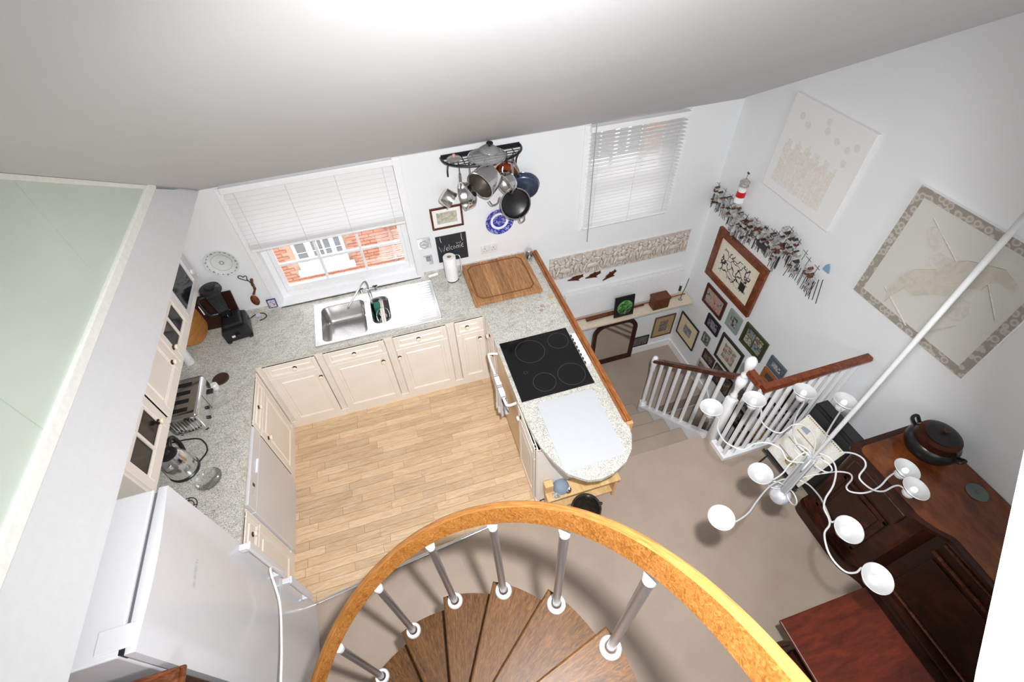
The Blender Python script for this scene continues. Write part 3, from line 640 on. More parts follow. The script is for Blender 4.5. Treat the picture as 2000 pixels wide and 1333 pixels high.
# kettle
K = thing('kettle', (-.40, -1.43, .91), 'polished steel kettle with a black handle between toaster and fridge', 'kettle')
KM = Matrix.Translation((-.385, -1.44, 0))
MB(KM).lathe([(0, .911), (.093, .911), (.095, .925), (.088, .932), (0, .932)], 28).build('power_base', BLACK, K, smooth=True)
MB(KM).lathe([(0, .933), (.088, .933), (.090, .95), (.084, 1.02), (.066, 1.09), (.052, 1.115), (0, 1.115)], 36).build('body', CHROME, K, smooth=True)
MB(KM).lathe([(0, 1.114), (.054, 1.114), (.050, 1.126), (.02, 1.134), (.012, 1.15), (0, 1.152)], 24).build('lid', BLACK, K, smooth=True)
MB(KM).tube(crv([(.0, .055, 1.11), (.0, .10, 1.13), (.0, .135, 1.10), (.0, .14, 1.02), (.0, .115, .96), (.0, .085, .95)], 6), .013, 10).build('handle', BLACK, K, smooth=True)
MB(KM).cyl((0, -.06, 1.06), (-.0, -.095, 1.085), .02, .012).build('spout', CHROME, K, smooth=True)
MB(KM).obox((.075, -.0, 1.02), (0, 1, 0), Vector((-.3, 0, 1)).normalized(), Vector((1, 0, .3)).normalized(), .03, .09, .006, .003).build('water_gauge', mk('gauge', (.12, .12, .12), .1), K)
MB().tube(crv([(-.30, -1.42, .925), (-.26, -1.33, .915), (-.31, -1.23, .915), (-.40, -1.2, .918), (-.5, -1.22, .95), (-.61, -1.25, 1.0)], 6), .005, 8).build('flex', BLACK, K, smooth=True)
# glass dish and trivet
o = MB().lathe([(0, 0), (.05, 0), (.075, .018), (.082, .03), (.079, .031), (.072, .020), (.048, .004), (0, .004)], 36, Matrix.Translation((-.215, -1.575, .911))).build('glass_dish', glassy('clear_glass', (.97, .98, .975), .03), None, smooth=True, org=(-.215, -1.575, .911)); tag(o, 'clear glass dish on the worktop in front of the kettle', 'dish')
tr_ = thing('wire_trivet', (-.33, -1.72, .91), 'small round metal trivet half hidden behind the fridge top', 'trivet')
for r_ in (.02, .038, .056): MB().tube([(-.33+r_*math.cos(a*PI/14), -1.72+r_*math.sin(a*PI/14), .918) for a in range(28)], .003, 6, closed=True).build('ring', mk('old_brass', sc(90, 84, 60), .35, .8), tr_, smooth=True)
m = MB(); m.tube([(-.386, -1.72, .913), (-.274, -1.72, .913)], .003, 6); m.tube([(-.33, -1.776, .913), (-.33, -1.664, .913)], .003, 6); m.build('cross_bar', MATS['old_brass'], tr_)
# kitchen roll
KR = thing('kitchen_roll', (1.69, -.135, .91), 'white kitchen paper roll on a steel stand in front of the chalkboard', 'paper roll')
MB(Matrix.Translation((1.695, -.13, 0))).lathe([(.02, .922), (.052, .922), (.056, .926), (.056, 1.165), (.052, 1.17), (.02, 1.17), (.02, .922)], 36).build('paper', mk('paper_white', (.82, .82, .82), .8, bump=.1), KR, smooth=True)
MB(Matrix.Translation((1.695, -.13, 0))).lathe([(.018, .922), (.0205, .922), (.0205, 1.168), (.018, 1.168), (.018, .922)], 24).build('card_core', mk('card', sc(170, 140, 100), .8), KR, smooth=True)
m = MB(); m.lathe([(0, .911), (.06, .911), (.062, .914), (.05, .918), (0, .918)], 28, Matrix.Translation((1.695, -.13, 0))); m.build('stand', CHROME, KR, smooth=True)
m = MB(); m.tube(crv([(1.75, -.11, .915), (1.79, -.10, .93), (1.795, -.10, 1.10), (1.78, -.10, 1.145), (1.74, -.105, 1.15)], 5), .004, 8); m.ball((1.737, -.105, 1.15), .010, 10); m.build('tear_arm', CHROME, KR, smooth=True)
# canister at the wall end
CN = thing('canister', (2.455, -.055, .91), 'small steel jar with a clipped lid at the wall end of the counter edging', 'jar')
MB(Matrix.Translation((2.45, -.06, .91))).lathe([(0, 0), (.031, 0), (.033, .004), (.033, .075), (.03, .08), (0, .08)], 24).build('body', STEEL, CN, smooth=True)
MB(Matrix.Translation((2.45, -.06, .99))).lathe([(0, 0), (.034, 0), (.034, .012), (.028, .018), (0, .018)], 24).build('lid', STEEL, CN, smooth=True)
MB().tube(crv([(2.417, -.06, .985), (2.41, -.075, .96), (2.415, -.09, .945), (2.42, -.075, .97)], 5), .0025, 6).build('clip', CHROME, CN)
# bits on the counter
CO = [((2.458, -.640), .020, sc(206, 176, 130), 'round pale gold disc, uppermost of the small things on the peninsula counter'), ((2.347, -.727), .017, sc(176, 160, 162), 'small grey-pink disc, left of the row of small discs by the timber edging'), ((2.398, -.745), .016, sc(196, 178, 176), 'small pale pink disc in the middle of the row by the timber edging'), ((2.455, -.757), .017, sc(224, 206, 186), 'small cream disc nearest the timber edging'), ((2.325, -.772), .014, sc(170, 154, 158), 'smallest dull lilac disc, lowest of the little discs on the counter')]
for i, (p, r_, c_, lb) in enumerate(CO):
    o = MB().lathe([(0, 0), (r_, 0), (r_*1.05, .004), (r_, .008), (r_*.7, .006), (0, .006)], 20, Matrix.Translation((p[0], p[1], .911))).build('counter_disc', mk('disc_%d' % i, c_, .4), None, smooth=True, org=(p[0], p[1], .911)); tag(o, lb, 'disc', 'small discs on the peninsula counter')
# white block rack between hob and edging
WR = thing('white_block_row', (2.475, -1.29, .91), 'row of four white blocks with black squares between hob and timber edging', 'blocks')
for k in range(4): MB().box(2.452, 2.492, -1.44+k*.082, -1.364+k*.082, .911, .931, .004).build('block', WHITE, WR)
for k in range(8): MB().box(2.446, 2.4535, -1.435+k*.041, -1.415+k*.041, .912, .928).build('black_square', BLACK, WR)
for k in range(8): MB().box(2.446, 2.4535, -1.414+k*.041, -1.396+k*.041, .912, .926).build('white_square', WHITE, WR)

# =============== on the window wall ===============
def frame_A(name, x0, x1, z0, z1, fw, fm, mats, lbl, cat='picture', y=0, th=.018, mat_w=0, grp=None, matm=None):
    F = thing(name, ((x0+x1)/2, y, z0), lbl, cat, grp); m = MB(); yy0, yy1 = y-th, y-.001
    m.box(x0, x1, yy0, yy1, z0, z0+fw, .003, 1); m.box(x0, x1, yy0, yy1, z1-fw, z1, .003, 1); m.box(x0, x0+fw, yy0, yy1, z0+fw, z1-fw, .003, 1); m.box(x1-fw, x1, yy0, yy1, z0+fw, z1-fw, .003, 1)
    m.build('frame', fm, F)
    a = fw*.9; k = a+mat_w
    if mat_w: MB().box(x0+a, x1-a, y-.007, y-.002, z0+a, z1-a).build('mount', matm or mk('mount_cream', sc(236, 230, 216), .8), F)
    MB().box(x0+k, x1-k, y-.0095, y-.0045, z0+k, z1-k).build('print', mats, F)
    return F
P1 = (1.607, 1.88, 1.377, 1.583)
frame_A('framed_print', P1[0], P1[1], P1[2], P1[3], .017, RAILW, art('town_print', [(.3, sc(210, 206, 196)), (.5, sc(190, 186, 170)), (.6, sc(150, 150, 130)), (.75, sc(206, 196, 186))], 22), 'small framed print of buildings in a reddish frame below the pot rack', mat_w=.035, matm=mk('mount_white', (.84, .84, .82), .8))
CH = thing('chalkboard', (1.75, 0, 1.03), 'black chalkboard with Welcome written in chalk, behind the paper roll', 'chalkboard')
MB().box(1.615, 1.886, -.010, -.001, 1.03, 1.303, .001).build('slate', mk('slate', (.018, .020, .023), .6, var=.3, scale=12), CH)
CHALK = mk('chalk', (.75, .75, .75), .9)
def lettering(txt, size, T, name, m_, par, depth=.0006):
    me = text_mesh(txt, size, T, depth); return link(name, me, m_, par)
def chalkline(pts, r=.0018): return [(p[0], -.0115, p[1]) for p in pts]
m = MB()
def stroke(m, pts, r=.0016): m.tube([(p[0], -.0113, p[1]) for p in pts], r, 5)
def letters(m, x, z, h):
    def q(dx, dz): return (x+dx*h, z+dz*h+dx*h*.06)
    S_ = [[(0, 1), (.25, 0), (.45, .7), (.62, 0), (.9, 1)], [(1.0, .3), (1.35, .4), (1.3, .62), (1.1, .62), (1.0, .35), (1.1, .05), (1.35, .08)], [(1.5, 1.05), (1.52, .02)], [(1.98, .58), (1.8, .6), (1.7, .35), (1.8, .05), (2.0, .1)], [(2.25, .6), (2.1, .35), (2.25, .05), (2.45, .3), (2.25, .6)], [(2.6, .6), (2.6, .02), (2.62, .5), (2.8, .6), (2.85, .05), (2.87, .5), (3.05, .58), (3.1, .03)], [(3.25, .3), (3.6, .4), (3.5, .62), (3.35, .6), (3.25, .3), (3.4, .05), (3.65, .08)]]
    for s_ in S_: stroke(m, [q(*p) for p in s_])
letters(m, 1.634, 1.14, .060); m.build('chalk_writing', CHALK, CH)
m = MB(); stroke(m, [(1.79, 1.215), (1.80, 1.20), (1.81, 1.214), (1.82, 1.20), (1.832, 1.216)]); stroke(m, [(1.845, 1.225), (1.855, 1.228)]); stroke(m, [(1.84, 1.195), (1.852, 1.197)])
stroke(m, [(1.655, 1.295), (1.656, 1.262), (1.66, 1.243)], .0022); stroke(m, [(1.843, 1.298), (1.842, 1.262), (1.846, 1.235)], .0022); m.build('chalk_marks', CHALK, CH)
t = NT('willow_blue'); v = t.coord(); n = t.noise(v, 38, 5, .7, 1); BW = t.fin(t.ramp(n, [(.40, sc(40, 44, 140)), (.52, sc(56, 60, 160)), (.58, sc(190, 196, 226)), (.66, sc(60, 66, 166))]), .15)
PB = thing('blue_plate', (2.195, -.01, 1.345), 'blue and white patterned plate hanging behind the black frying pan', 'plate')
PT = axis((2.195, -.006, 1.345), (0, -1, 0))
MB(PT).lathe([(.082, .010), (.125, .022), (.127, .020), (.082, .006)], 48).build('rim', BW, PB, smooth=True)
MB(PT).lathe([(.060, .007), (.082, .010), (.082, .006), (.06, .003)], 48).build('white_band', mk('china_white', (.82, .82, .86), .15), PB, smooth=True)
MB(PT).lathe([(0, .006), (.060, .007), (.060, .003), (0, .002)], 48).build('centre', BW, PB, smooth=True)
PW = thing('white_plate', (-.045, -.01, 1.47), 'white plate with a grey floral border hanging left of the window', 'plate')
PT = axis((-.047, -.006, 1.467), (0, -1, 0))
MB(PT).lathe([(0, .006), (.075, .006), (.085, .011), (.120, .020), (.122, .018), (.08, .002), (0, .002)], 48).build('dish', mk('china_grey', (.72, .73, .72), .15), PW, smooth=True)
FG = mk('grey_flower', sc(138, 146, 144), .4)
m = MB(PT); 
for k in range(20):
    a = 2*PI*k/20; r_ = .104+.004*(k % 2); m.ball((r_*math.cos(a), r_*math.sin(a), .0165), .0065 if k % 3 else .009, 8, (1, 1, .25))
    m.ball((r_*math.cos(a+.12), r_*math.sin(a+.12), .0168), .0035, 6, (1, 1, .3))
m.build('border_flowers', FG, PW)
m = MB(PT)
for k in range(7): m.ball((.014*math.cos(k*.9), .014*math.sin(k*.9), .0065), .006, 8, (1, 1, .2))
m.build('centre_flower', FG, PW)
MB(PT).lathe([(.072, .0062), (.074, .0066), (.0745, .0066), (.0745, .006)], 48).build('inner_line', FG, PW)
# wooden spoon on heart hook
SH = thing('heart_hook', (.035, -.01, 1.28), 'black wire heart-shaped hook holding the carved wooden spoon', 'hook')
MB().tube(crv([(.06, -.012, 1.255), (.03, -.012, 1.275), (.005, -.012, 1.30), (.012, -.012, 1.318), (.03, -.012, 1.312), (.04, -.012, 1.298), (.055, -.012, 1.306), (.066, -.012, 1.295), (.058, -.012, 1.27), (.066, -.014, 1.245), (.075, -.016, 1.22)], 5), .0035, 8).build('wire', BLACK, SH, smooth=True)
SPN = thing('wooden_spoon', (.05, -.02, 1.15), 'carved reddish wooden spoon hanging left of the window', 'spoon')
SW = wood('spoon_wood', sc(60, 26, 14), sc(100, 48, 26), sc(140, 76, 44), .35)
m = MB(); m.tube(crv([(.093, -.02, 1.27), (.080, -.02, 1.22), (.078, -.02, 1.17), (.05, -.02, 1.12)], 5), [.011, .012, .013, .010, .009, .012, .013, .010, .009, .011, .012, .009, .008, .009, .010, .012][:16], 8); m.build('handle', SW, SPN, smooth=True)
m = MB(); m.ball((.035, -.022, 1.055), .045, 20, (.72, .28, 1.25)); m.build('bowl', SW, SPN, smooth=True)
# small blue tile on the upstand
o = thing('picture_tile', (.16, -.02, .96), 'small blue and white picture tile leaning by the left window corner', 'tile')
MB().obox((.148, -.03, .993), (1, 0, 0), Vector((0, .25, 1)).normalized(), Vector((0, -1, .25)).normalized(), .075, .085, .006, .003).build('tile_body', mk('tile_blue', sc(50, 60, 120), .3), o)
MB().obox((.148, -.034, .993), (1, 0, 0), Vector((0, .25, 1)).normalized(), Vector((0, -1, .25)).normalized(), .058, .066, .003).build('tile_picture', art('tile_pic', [(.35, sc(60, 90, 150)), (.48, sc(230, 230, 236)), (.56, sc(150, 70, 70)), (.68, sc(90, 130, 180))], 40), o)
# switches, relief and socket
SR = (1.455, 1.569, 1.211, 1.319)
RT = thing('relief_tile', (1.51, 0, 1.2), 'small square silver relief tile between window and chalkboard', 'tile')
PEWT = mk('pewter', (.55, .55, .56), .35, .7, var=.3, scale=80, bump=.6)
MB().box(SR[0], SR[1], -.010, -.001, SR[2], SR[3], .003).build('plate', PEWT, RT)
m = MB()
for k in range(16): a = k*PI/8; m.ball((1.511+.034*math.cos(a), -.010, 1.257+.034*math.sin(a)), .008, 8, (1, .4, 1))
for k in range(5): m.ball((1.495+.008*k, -.010, 1.25+.012*(k % 2)), .010, 8, (1, .5, 1))
m.build('raised_ornament', PEWT, RT, smooth=True)
LS = thing('utility_clip', (1.52, 0, 1.09), 'small grey bracket hanging on the wall below the silver relief tile', 'bracket')
MB().box(1.485, 1.56, -.012, -.001, 1.125, 1.136, .002).build('top_bar', mk('dull_grey', (.45, .46, .48), .4), LS); MB().box(1.505, 1.545, -.016, -.001, 1.075, 1.118, .003).build('body', mk('mid_grey', (.28, .28, .30), .4), LS)
MB().box(1.55, 1.562, -.010, -.001, 1.035, 1.128, .002).build('side_strip', MATS['dull_grey'], LS); MB().box(1.528, 1.55, -.008, -.001, 1.03, 1.07, .002).build('lower_tab', mk('pale_grey', (.6, .6, .62), .4), LS)
SO = thing('wall_socket', (2.085, 0, 1.03), 'double white wall socket above the wooden chopping board', 'socket')
MB().box(2.006, 2.165, -.009, -.001, 1.024, 1.116, .003).build('face_plate', mk('socket_white', (.72, .72, .73), .3), SO)
for cx in (2.046, 2.125):
    for dx, dz, w, h in ((0, .012, .006, .014), (-.014, -.012, .010, .005), (.014, -.012, .010, .005)): MB().box(cx+dx-w/2, cx+dx+w/2, -.0095, -.0085, 1.066+dz-h/2, 1.066+dz+h/2).build('pin_hole', mk('hole_grey', (.2, .2, .2), .5), SO)
    MB().box(cx-.02-.006+.02*0, cx-.014, -.014, -.009, 1.09, 1.106, .002).build('rocker', WHITE, SO)
SOAP = MB().cyl((1.49, -.045, .93), (1.58, -.035, .935), .014).build('tube_dispenser', WHITE, None, smooth=True, org=(1.53, -.04, .92)); tag(SOAP, 'short white tube lying behind the drainer against the upstand', 'tube')

# =============== wall-hung pot rack ===============
IRON = mk('black_iron', (.015, .015, .016), .4, .3)
RK = thing('pot_rack', (2.08, 0, 2.0), 'black iron half-round wall rack carrying lids and hanging pans', 'rack')
zr = 2.0
bx0, bx1 = 1.765, 2.395
m = MB(); m.box(bx0, bx1, -.012, -.004, zr-.02, zr+.02, .002); m.build('back_bar', IRON, RK)
def rk(s_): # front rail
    a = PI*(1-s_); return (2.08+.318*math.cos(a), -.01-.215*math.sin(a)**.8 if 0 < s_ < 1 else -.01)
fr_ = [rk(i/24) for i in range(25)]
m = MB(); m.tube([(p[0], p[1], zr) for p in fr_], .009, 8); m.build('front_rail', IRON, RK, smooth=True)
for k in range(5):
    yy = -.045-.038*k; xs = [p[0] for p in fr_ if p[1] <= yy]
    MB().cyl((min(xs), yy, zr), (max(xs), yy, zr), .0032, n=6).build('grid_wire', IRON, RK)
for k in range(7):
    xx = 1.84+.08*k; yf = min(fr_, key=lambda p: abs(p[0]-xx))[1]
    MB().cyl((xx, -.01, zr), (xx, yf, zr), .0032, n=6).build('grid_wire', IRON, RK)
for xx in (1.80, 2.36):
    MB().tube(crv([(xx, -.01, zr-.16), (xx, -.03, zr-.10), (xx, -.10, zr-.02), (xx, -.10, zr)], 5), .007, 8).build('bracket', IRON, RK, smooth=True)
def hook(x, y, top=zr, L=.07):
    o = MB().tube(crv([(x, y+.012, top-.01), (x, y+.012, top+.008), (x, y, top+.013), (x, y-.012, top+.006), (x, y-.008, top-L*.5), (x, y-.012, top-L), (x, y-.004, top-L-.01), (x, y+.006, top-L)], 4), .0028, 6).build('hook', IRON, RK, smooth=True); return (x, y-.01, top-L)
LID = mk('lid_glass', (.42, .42, .42), .12, Alpha=.42)
def lid(loc, r, lbl, tilt=(0, 0, 1)):
    Lo = thing('pan_cover', loc, lbl, 'lid'); A_ = axis(loc, tilt)
    MB(A_).lathe([(r, 0), (r*.97, .010), (r*.75, .026), (r*.4, .038), (0, .042), (0, .040), (r*.4, .036), (r*.75, .023), (r*.96, .006), (r*.98, 0), (r, 0)], 36).build('dome', LID, Lo, smooth=True)
    MB(A_).lathe([(r-.004, -.003), (r+.004, -.002), (r+.004, .005), (r-.004, .006), (r-.004, -.003)], 36).build('steel_rim', CHROME, Lo, smooth=True)
    MB(A_ @ Matrix.Translation((0, 0, .040))).lathe([(0, 0), (.010, 0), (.012, .012), (.026, .020), (.024, .028), (0, .030)], 18).build('lid_knob', BLACK, Lo, smooth=True)
lid((2.10, -.13, zr+.012), .145, 'large smoky glass saucepan lid lying on top of the pot rack')
lid((2.12, -.125, zr+.048), .075, 'small glass lid stacked on the large lid on the pot rack', (.1, -.1, 1))
o = MB().lathe([(.0, .0), (.05, .0), (.056, .008), (.05, .013), (.012, .018), (.01, .03), (0, .03)], 28, Matrix.Translation((1.855, -.08, zr+.006))).build('small_pan_cover', mk('lid_grey', (.42, .40, .38), .3, .5), None, smooth=True, org=(1.855, -.08, zr+.006)); tag(o, 'small grey lid with a pink knob at the left end of the pot rack', 'lid')
KN = MB().ball((1.855, -.08, zr+.036), .014, 12).build('pink_knob', mk('pink_bead', sc(214, 150, 160), .3), None, smooth=True, org=(1.855, -.08, zr+.03)); KN.parent = o; KN.location = (0, 0, .024)
def pan(name, rim_c, ax, r, dep, mi, mo, lbl, cat, handle=None, hm=None, helper=None, grp=None, taper=.93, rim=CHROME):
    # ax: the direction the mouth faces; rim_c: centre of the mouth
    P = thing(name, rim_c, lbl, cat, grp); A_ = axis(rim_c, ax)
    MB(A_).lathe([(0, -dep), (r*taper-.01, -dep), (r*taper, -dep+.01), (r, 0), (r+.003, .001), (r+.003, -.004), (r+.0035-.0, -.006), (r*taper+.003, -dep+.008), (r*taper-.01, -dep-.003), (0, -dep-.003)], 40).build('body', mo, P, smooth=50)
    if mi: MB(A_).lathe([(0, -dep+.002), (r*taper-.014, -dep+.002), (r*taper-.004, -dep+.012), (r-.004, -.002)], 40).build('inside', mi, P, smooth=50)
    MB(A_).lathe([(r-.003, -.002), (r+.006, -.001), (r+.006, .003), (r-.003, .003), (r-.003, -.002)], 40).build('rim', rim, P, smooth=True)
    if handle:
        for h_ in handle: MB().tube(crv(h_[0], 5), h_[1], 8).build('handle', hm or STEEL, P, smooth=True)
    return P
h = hook(1.872, -.16)
pan('milk_pan', (1.777, -0.23, 1.757), (.72, -.30, -.60), .062, .085, STEEL, STEEL, 'smallest steel saucepan hanging at the left end of the rack', 'saucepan', [([(h[0], h[1], h[2]), (1.868, -.185, 1.87), (1.855, -.20, 1.82), (1.845, -.215, 1.785)], .008)], mk('grip_grey', (.16, .16, .16), .4))
h = hook(1.945, -.19)
pan('saucepan', (1.868, -.25, 1.79), (-.96, -.18, .05), .100, .07, STEEL, CHROME, 'medium steel saucepan seen edge-on, second along the rack', 'saucepan', [([(h[0], h[1], h[2]), (1.94, -.215, 1.905), (1.925, -.235, 1.885)], .008)], CHROME)
h = hook(2.06, -.2, L=.05)
pan('stock_pot', (1.988, -0.33, 1.898), (-.78, -.58, -.22), .108, .135, mk('pot_inside', (.30, .27, .24), .28, .9), CHROME, 'largest steel stock pot hanging with its mouth to the left', 'pot', [([(2.06, -.21, 1.945), (2.03, -.26, 1.93), (2.05, -.29, 1.91), (2.09, -.25, 1.90)], .005), ([(2.05, -0.3, 1.74), (2.076, -0.3, 1.699), (2.129, -0.27, 1.688), (2.153, -0.25, 1.726)], .006)], CHROME)
h = hook(2.2, -.19, L=.05)
pan('steel_casserole', (2.20, -.21, 1.80), (-.85, -.45, -.2), .092, .07, STEEL, CHROME, 'wide steel pan hanging behind the stock pot', 'pan', [([(2.2, -.2, 1.945), (2.19, -.215, 1.915), (2.2, -.22, 1.90)], .005)], CHROME)
pan('copper_pan', (2.255, -.10, 1.83), (-.5, -.85, -.1), .095, .05, mk('copper', sc(176, 96, 62), .25, .9), MATS['copper'], 'copper pan hanging between the steel pans and the frying pans', 'pan', [([(2.255, -.10, 1.96), (2.255, -.10, 1.93)], .006)], BRASSD)
hook(2.255, -.12)
h = hook(2.30, -.15, L=.04)
pan('blue_grey_frying_pan', (2.395, -.10, 1.70), (.25, .93, .2), .125, .045, None, mk('blue_steel', sc(78, 88, 112), .25, .6), 'blue-grey frying pan hanging base outwards behind the black one', 'frying pan', [([(2.30, -.15, 1.955), (2.335, -.14, 1.88), (2.35, -.12, 1.83)], .007)], STEEL)
h = hook(2.275, -.19, L=.04)
pan('frying_pan', (2.282, -0.24, 1.629), (.0, -.95, .28), .122, .035, mk('nonstick', (.012, .012, .012), .35), mk('pan_outer', (.03, .03, .03), .3), 'black non-stick frying pan hanging in front of the blue plate', 'frying pan', [([(h[0], h[1], h[2]), (2.27, -.215, 1.88), (2.275, -.225, 1.82), (2.283, -.225, 1.76)], .010), ([(2.30, -.275, 1.525), (2.305, -.28, 1.48), (2.34, -.275, 1.48), (2.345, -.27, 1.535)], .006)], STEEL)

# =============== wall cabinets on the left wall ===============
ZB = 1.40; XF = -.245
T = Tleft(XF)
WC = thing('wall_cabinet', (-.4, -1.1, ZB), 'cream wall cabinet with small glazed panes hidden partly by the mezzanine edge', 'cabinet', None)
def glazed(T, u0, u1, v0, v1, par, knob, rows=3, cols=2):
    panel_front('door', T, u0, u1, v0, v1, par, knob, st=.05, glass=True); d = list(par.children)[-1]
    MB(T).box(u0+.05, u1-.05, v0+.05, v1-.05, .004, .008).build('glass', glassy('cab_glass', (.5, .5, .48), .05), d)
    for k in range(1, cols): MB(T).box(u0+.05+(u1-u0-.1)*k/cols-.009, u0+.05+(u1-u0-.1)*k/cols+.009, v0+.05, v1-.05, .003, .018, .002).build('glazing_bar', CREAM, d)
    for k in range(1, rows): MB(T).box(u0+.05, u1-.05, v0+.05+(v1-v0-.1)*k/rows-.009, v0+.05+(v1-v0-.1)*k/rows+.009, .003, .017, .002).build('glazing_bar', CREAM, d)
def wall_unit(u0, u1, lbl, kind, kn, zb=ZB):
    W_ = thing('wall_cabinet', (XF, (u0+u1)/2, zb), lbl, 'cabinet', 'cream wall cabinets over the left worktop')
    m = MB(T); dp = .365
    m.box(u0, u1, zb, zb+.018, -dp, 0); m.box(u0, u1, 2.03, 2.05, -dp, 0); m.box(u0, u0+.018, zb, 2.05, -dp, 0); m.box(u1-.018, u1, zb, 2.05, -dp, 0); m.box(u0, u1, zb, 2.05, -dp, -dp+.01); m.box(u0, u1, 1.72, 1.735, -dp, -.02)
    m.box(u0, u1, zb-.03, zb+.012, -.03, .004, .003, 1); m.build('body', CREAM, W_)
    if kind == 'g':
        glazed(T, u0+.01, u1-.01, zb+.015, 2.04, W_, kn)
    else: panel_front('door', T, u0+.01, u1-.01, zb+.015, 2.04, W_, kn)
bpy.data.objects.remove(WC)
wall_unit(-.98, -.545, 'cream wall cabinet with glazed door above the small tub and toaster', 'g', (-.93, 1.52))
wall_unit(-1.42, -.985, 'cream wall cabinet with panelled door above the toaster', 'p', (-1.04, 1.50))
wall_unit(-1.90, -1.425, 'cream wall cabinet with glazed door nearest the fridge', 'g', (-1.50, 1.50))
# microwave housing in the corner
MH = thing('wall_cabinet', (XF, -.3, ZB), 'cream open housing in the corner holding the white microwave', 'cabinet', 'cream wall cabinets over the left worktop')
m = MB(T); u0, u1 = -.54, -.022; m.box(u0, u1, ZB-.03, ZB+.02, -.365, .004, .003, 1); m.box(u0, u0+.018, ZB, 2.05, -.365, 0); m.box(u1-.03, u1, ZB, 2.05, -.365, 0); m.box(u0, u1, 1.80, 2.05, -.365, 0); m.box(u0, u1, ZB, 2.05, -.365, -.355); m.build('body', CREAM, MH)
MW = thing('microwave', (-.4, -.28, ZB+.02), 'white microwave with a black door window in the corner cabinet', 'microwave')
m = MB(T); m.box(-.52, -.055, ZB+.022, 1.72, -.33, .012, .006); m.build('body', APPL, MW)
MB(T).box(-.50, -.20, ZB+.07, 1.69, .011, .016, .002).build('door_window', BLACKG, MW)
MB(T).box(-.17, -.07, ZB+.05, 1.69, .011, .015, .002).build('control_panel', mk('panel_grey', (.62, .62, .64), .3), MW)
MB(T @ Matrix.Translation((-.12, ZB+.11, .014))).lathe([(0, 0), (.02, 0), (.018, .014), (0, .015)], 18).build('dial', WHITE, MW, smooth=True)
MB(T).box(-.195, -.18, ZB+.08, 1.67, .012, .03, .004).build('door_handle', WHITE, MW)

# =============== fridge ===============
FR = thing('fridge_freezer', (-.2, -2.53, 0), 'tall white fridge freezer with two side handles beside the left worktop', 'fridge')
y0, y1 = -2.845, -2.225
MB().box(-.60, .098, y0, y1, .03, 1.905, .006).build('body', APPL, FR)
MB().box(.098, .116, y0+.012, y1-.012, .05, 1.893).build('door_seal', mk('seal_grey', (.12, .12, .14), .5), FR)
def fdoor(z0, z1):
    n = 10; pts = [(.116, y0), ]+[(.152+.016*math.sin(PI*k/n), y0+(y1-y0)*k/n) for k in range(n+1)]+[(.116, y1)]
    return MB().prism(pts, z0, z1, .005)
fdoor(.72, 1.909).build('fridge_door', mk('fridge_white', (.60, .60, .62), .16, var=.01), FR, smooth=30)
fdoor(.045, .715).build('freezer_door', MATS['fridge_white'], FR, smooth=30)
MB().box(-.56, .12, y0+.02, y1-.02, .0, .045).build('plinth', mk('plinth_grey', (.2, .2, .2), .5), FR)
m = MB(); m.box(.02, .145, y0+.022, y0+.10, 1.905, 1.912, .003); m.build('hinge_cover', APPL, FR)
MB().box(.098, .118, y0+.005, y0+.03, 1.86, 1.908).build('hinge_pin', BLACK, FR)
for za, zb in ((.78, 1.26), (.30, .68)):
    m = MB(); m.box(.195, .213, y1-.055, y1-.012, za, zb, .006); m.build('handle', APPL, FR)
    m = MB(); m.box(.155, .20, y1-.05, y1-.018, za, za+.045, .006); m.box(.155, .20, y1-.05, y1-.018, zb-.045, zb, .006); m.build('handle_mount', APPL, FR)
BL = mk('badge_grey', (.42, .44, .48), .3)
Tt = TM((.1695, -2.505, 1.645), (0, 1, 0), (0, 0, 1), (1, 0, 0))
lettering('BOSCH', .026, Tt @ Matrix.Translation((0.012, 0, 0)), 'lettering', BL, FR)
m = MB(Tt @ Matrix.Translation((-.052, 0, 0))); m.lathe([(.0085, 0), (.0105, 0), (.0105, .001), (.0085, .001), (.0085, 0)], 24); m.box(-.005, -.003, -.006, .006, 0, .001); m.box(.003, .005, -.006, .006, 0, .001); m.box(-.003, .003, -.001, .001, 0, .001); m.build('emblem', BL, FR)
MB().tube(crv([(.207, -2.262, .80), (.214, -2.30, 1.0), (0.23, -2.456, 0.902), (0.27, -2.68, 0.971), (0.3, -2.86, 1.05), (0.33, -3.008, 1.135)], 6), .006, 8).build('cord', mk('cord_white', (.85, .85, .85), .4), FR, smooth=True)
# dark cabinet beside the fridge
DC = thing('dark_cabinet', (-.1, -3.1, 0), 'dark carved wooden cabinet top corner beside the fridge at the bottom edge', 'cabinet')
MB().box(-.55, .175, -3.6, -2.875, .05, 1.66, .006).build('body', DARKW, DC)
for k, (dz, ex) in enumerate(((1.66, .0), (1.675, .015), (1.695, .03), (1.715, .018))):
    MB().box(-.56, .185+ex, -3.6, -2.880+ex*.4, dz, dz+.018, .007, 3).build('cornice_moulding', wood('cornice_wood', sc(44, 18, 8), sc(90, 44, 22), sc(140, 84, 46), .25, (1, 4, 1), 8, coat=.3), DC, smooth=50)
m = MB()
for k in range(30): m.box(-.57+k*.025, -.558+k*.025, -2.878, -2.868, 1.615, 1.66, .002)
m.build('dentils', DARKW, DC)['kind'] = 'stuff'
MB().box(.175, .185, -3.5, -2.95, .2, 1.55, .004).build('door', DARKW, DC)
MB().cyl((.1, -2.91, 1.733), (.1, -2.91, 1.742), .005).build('nail', STEEL, DC)

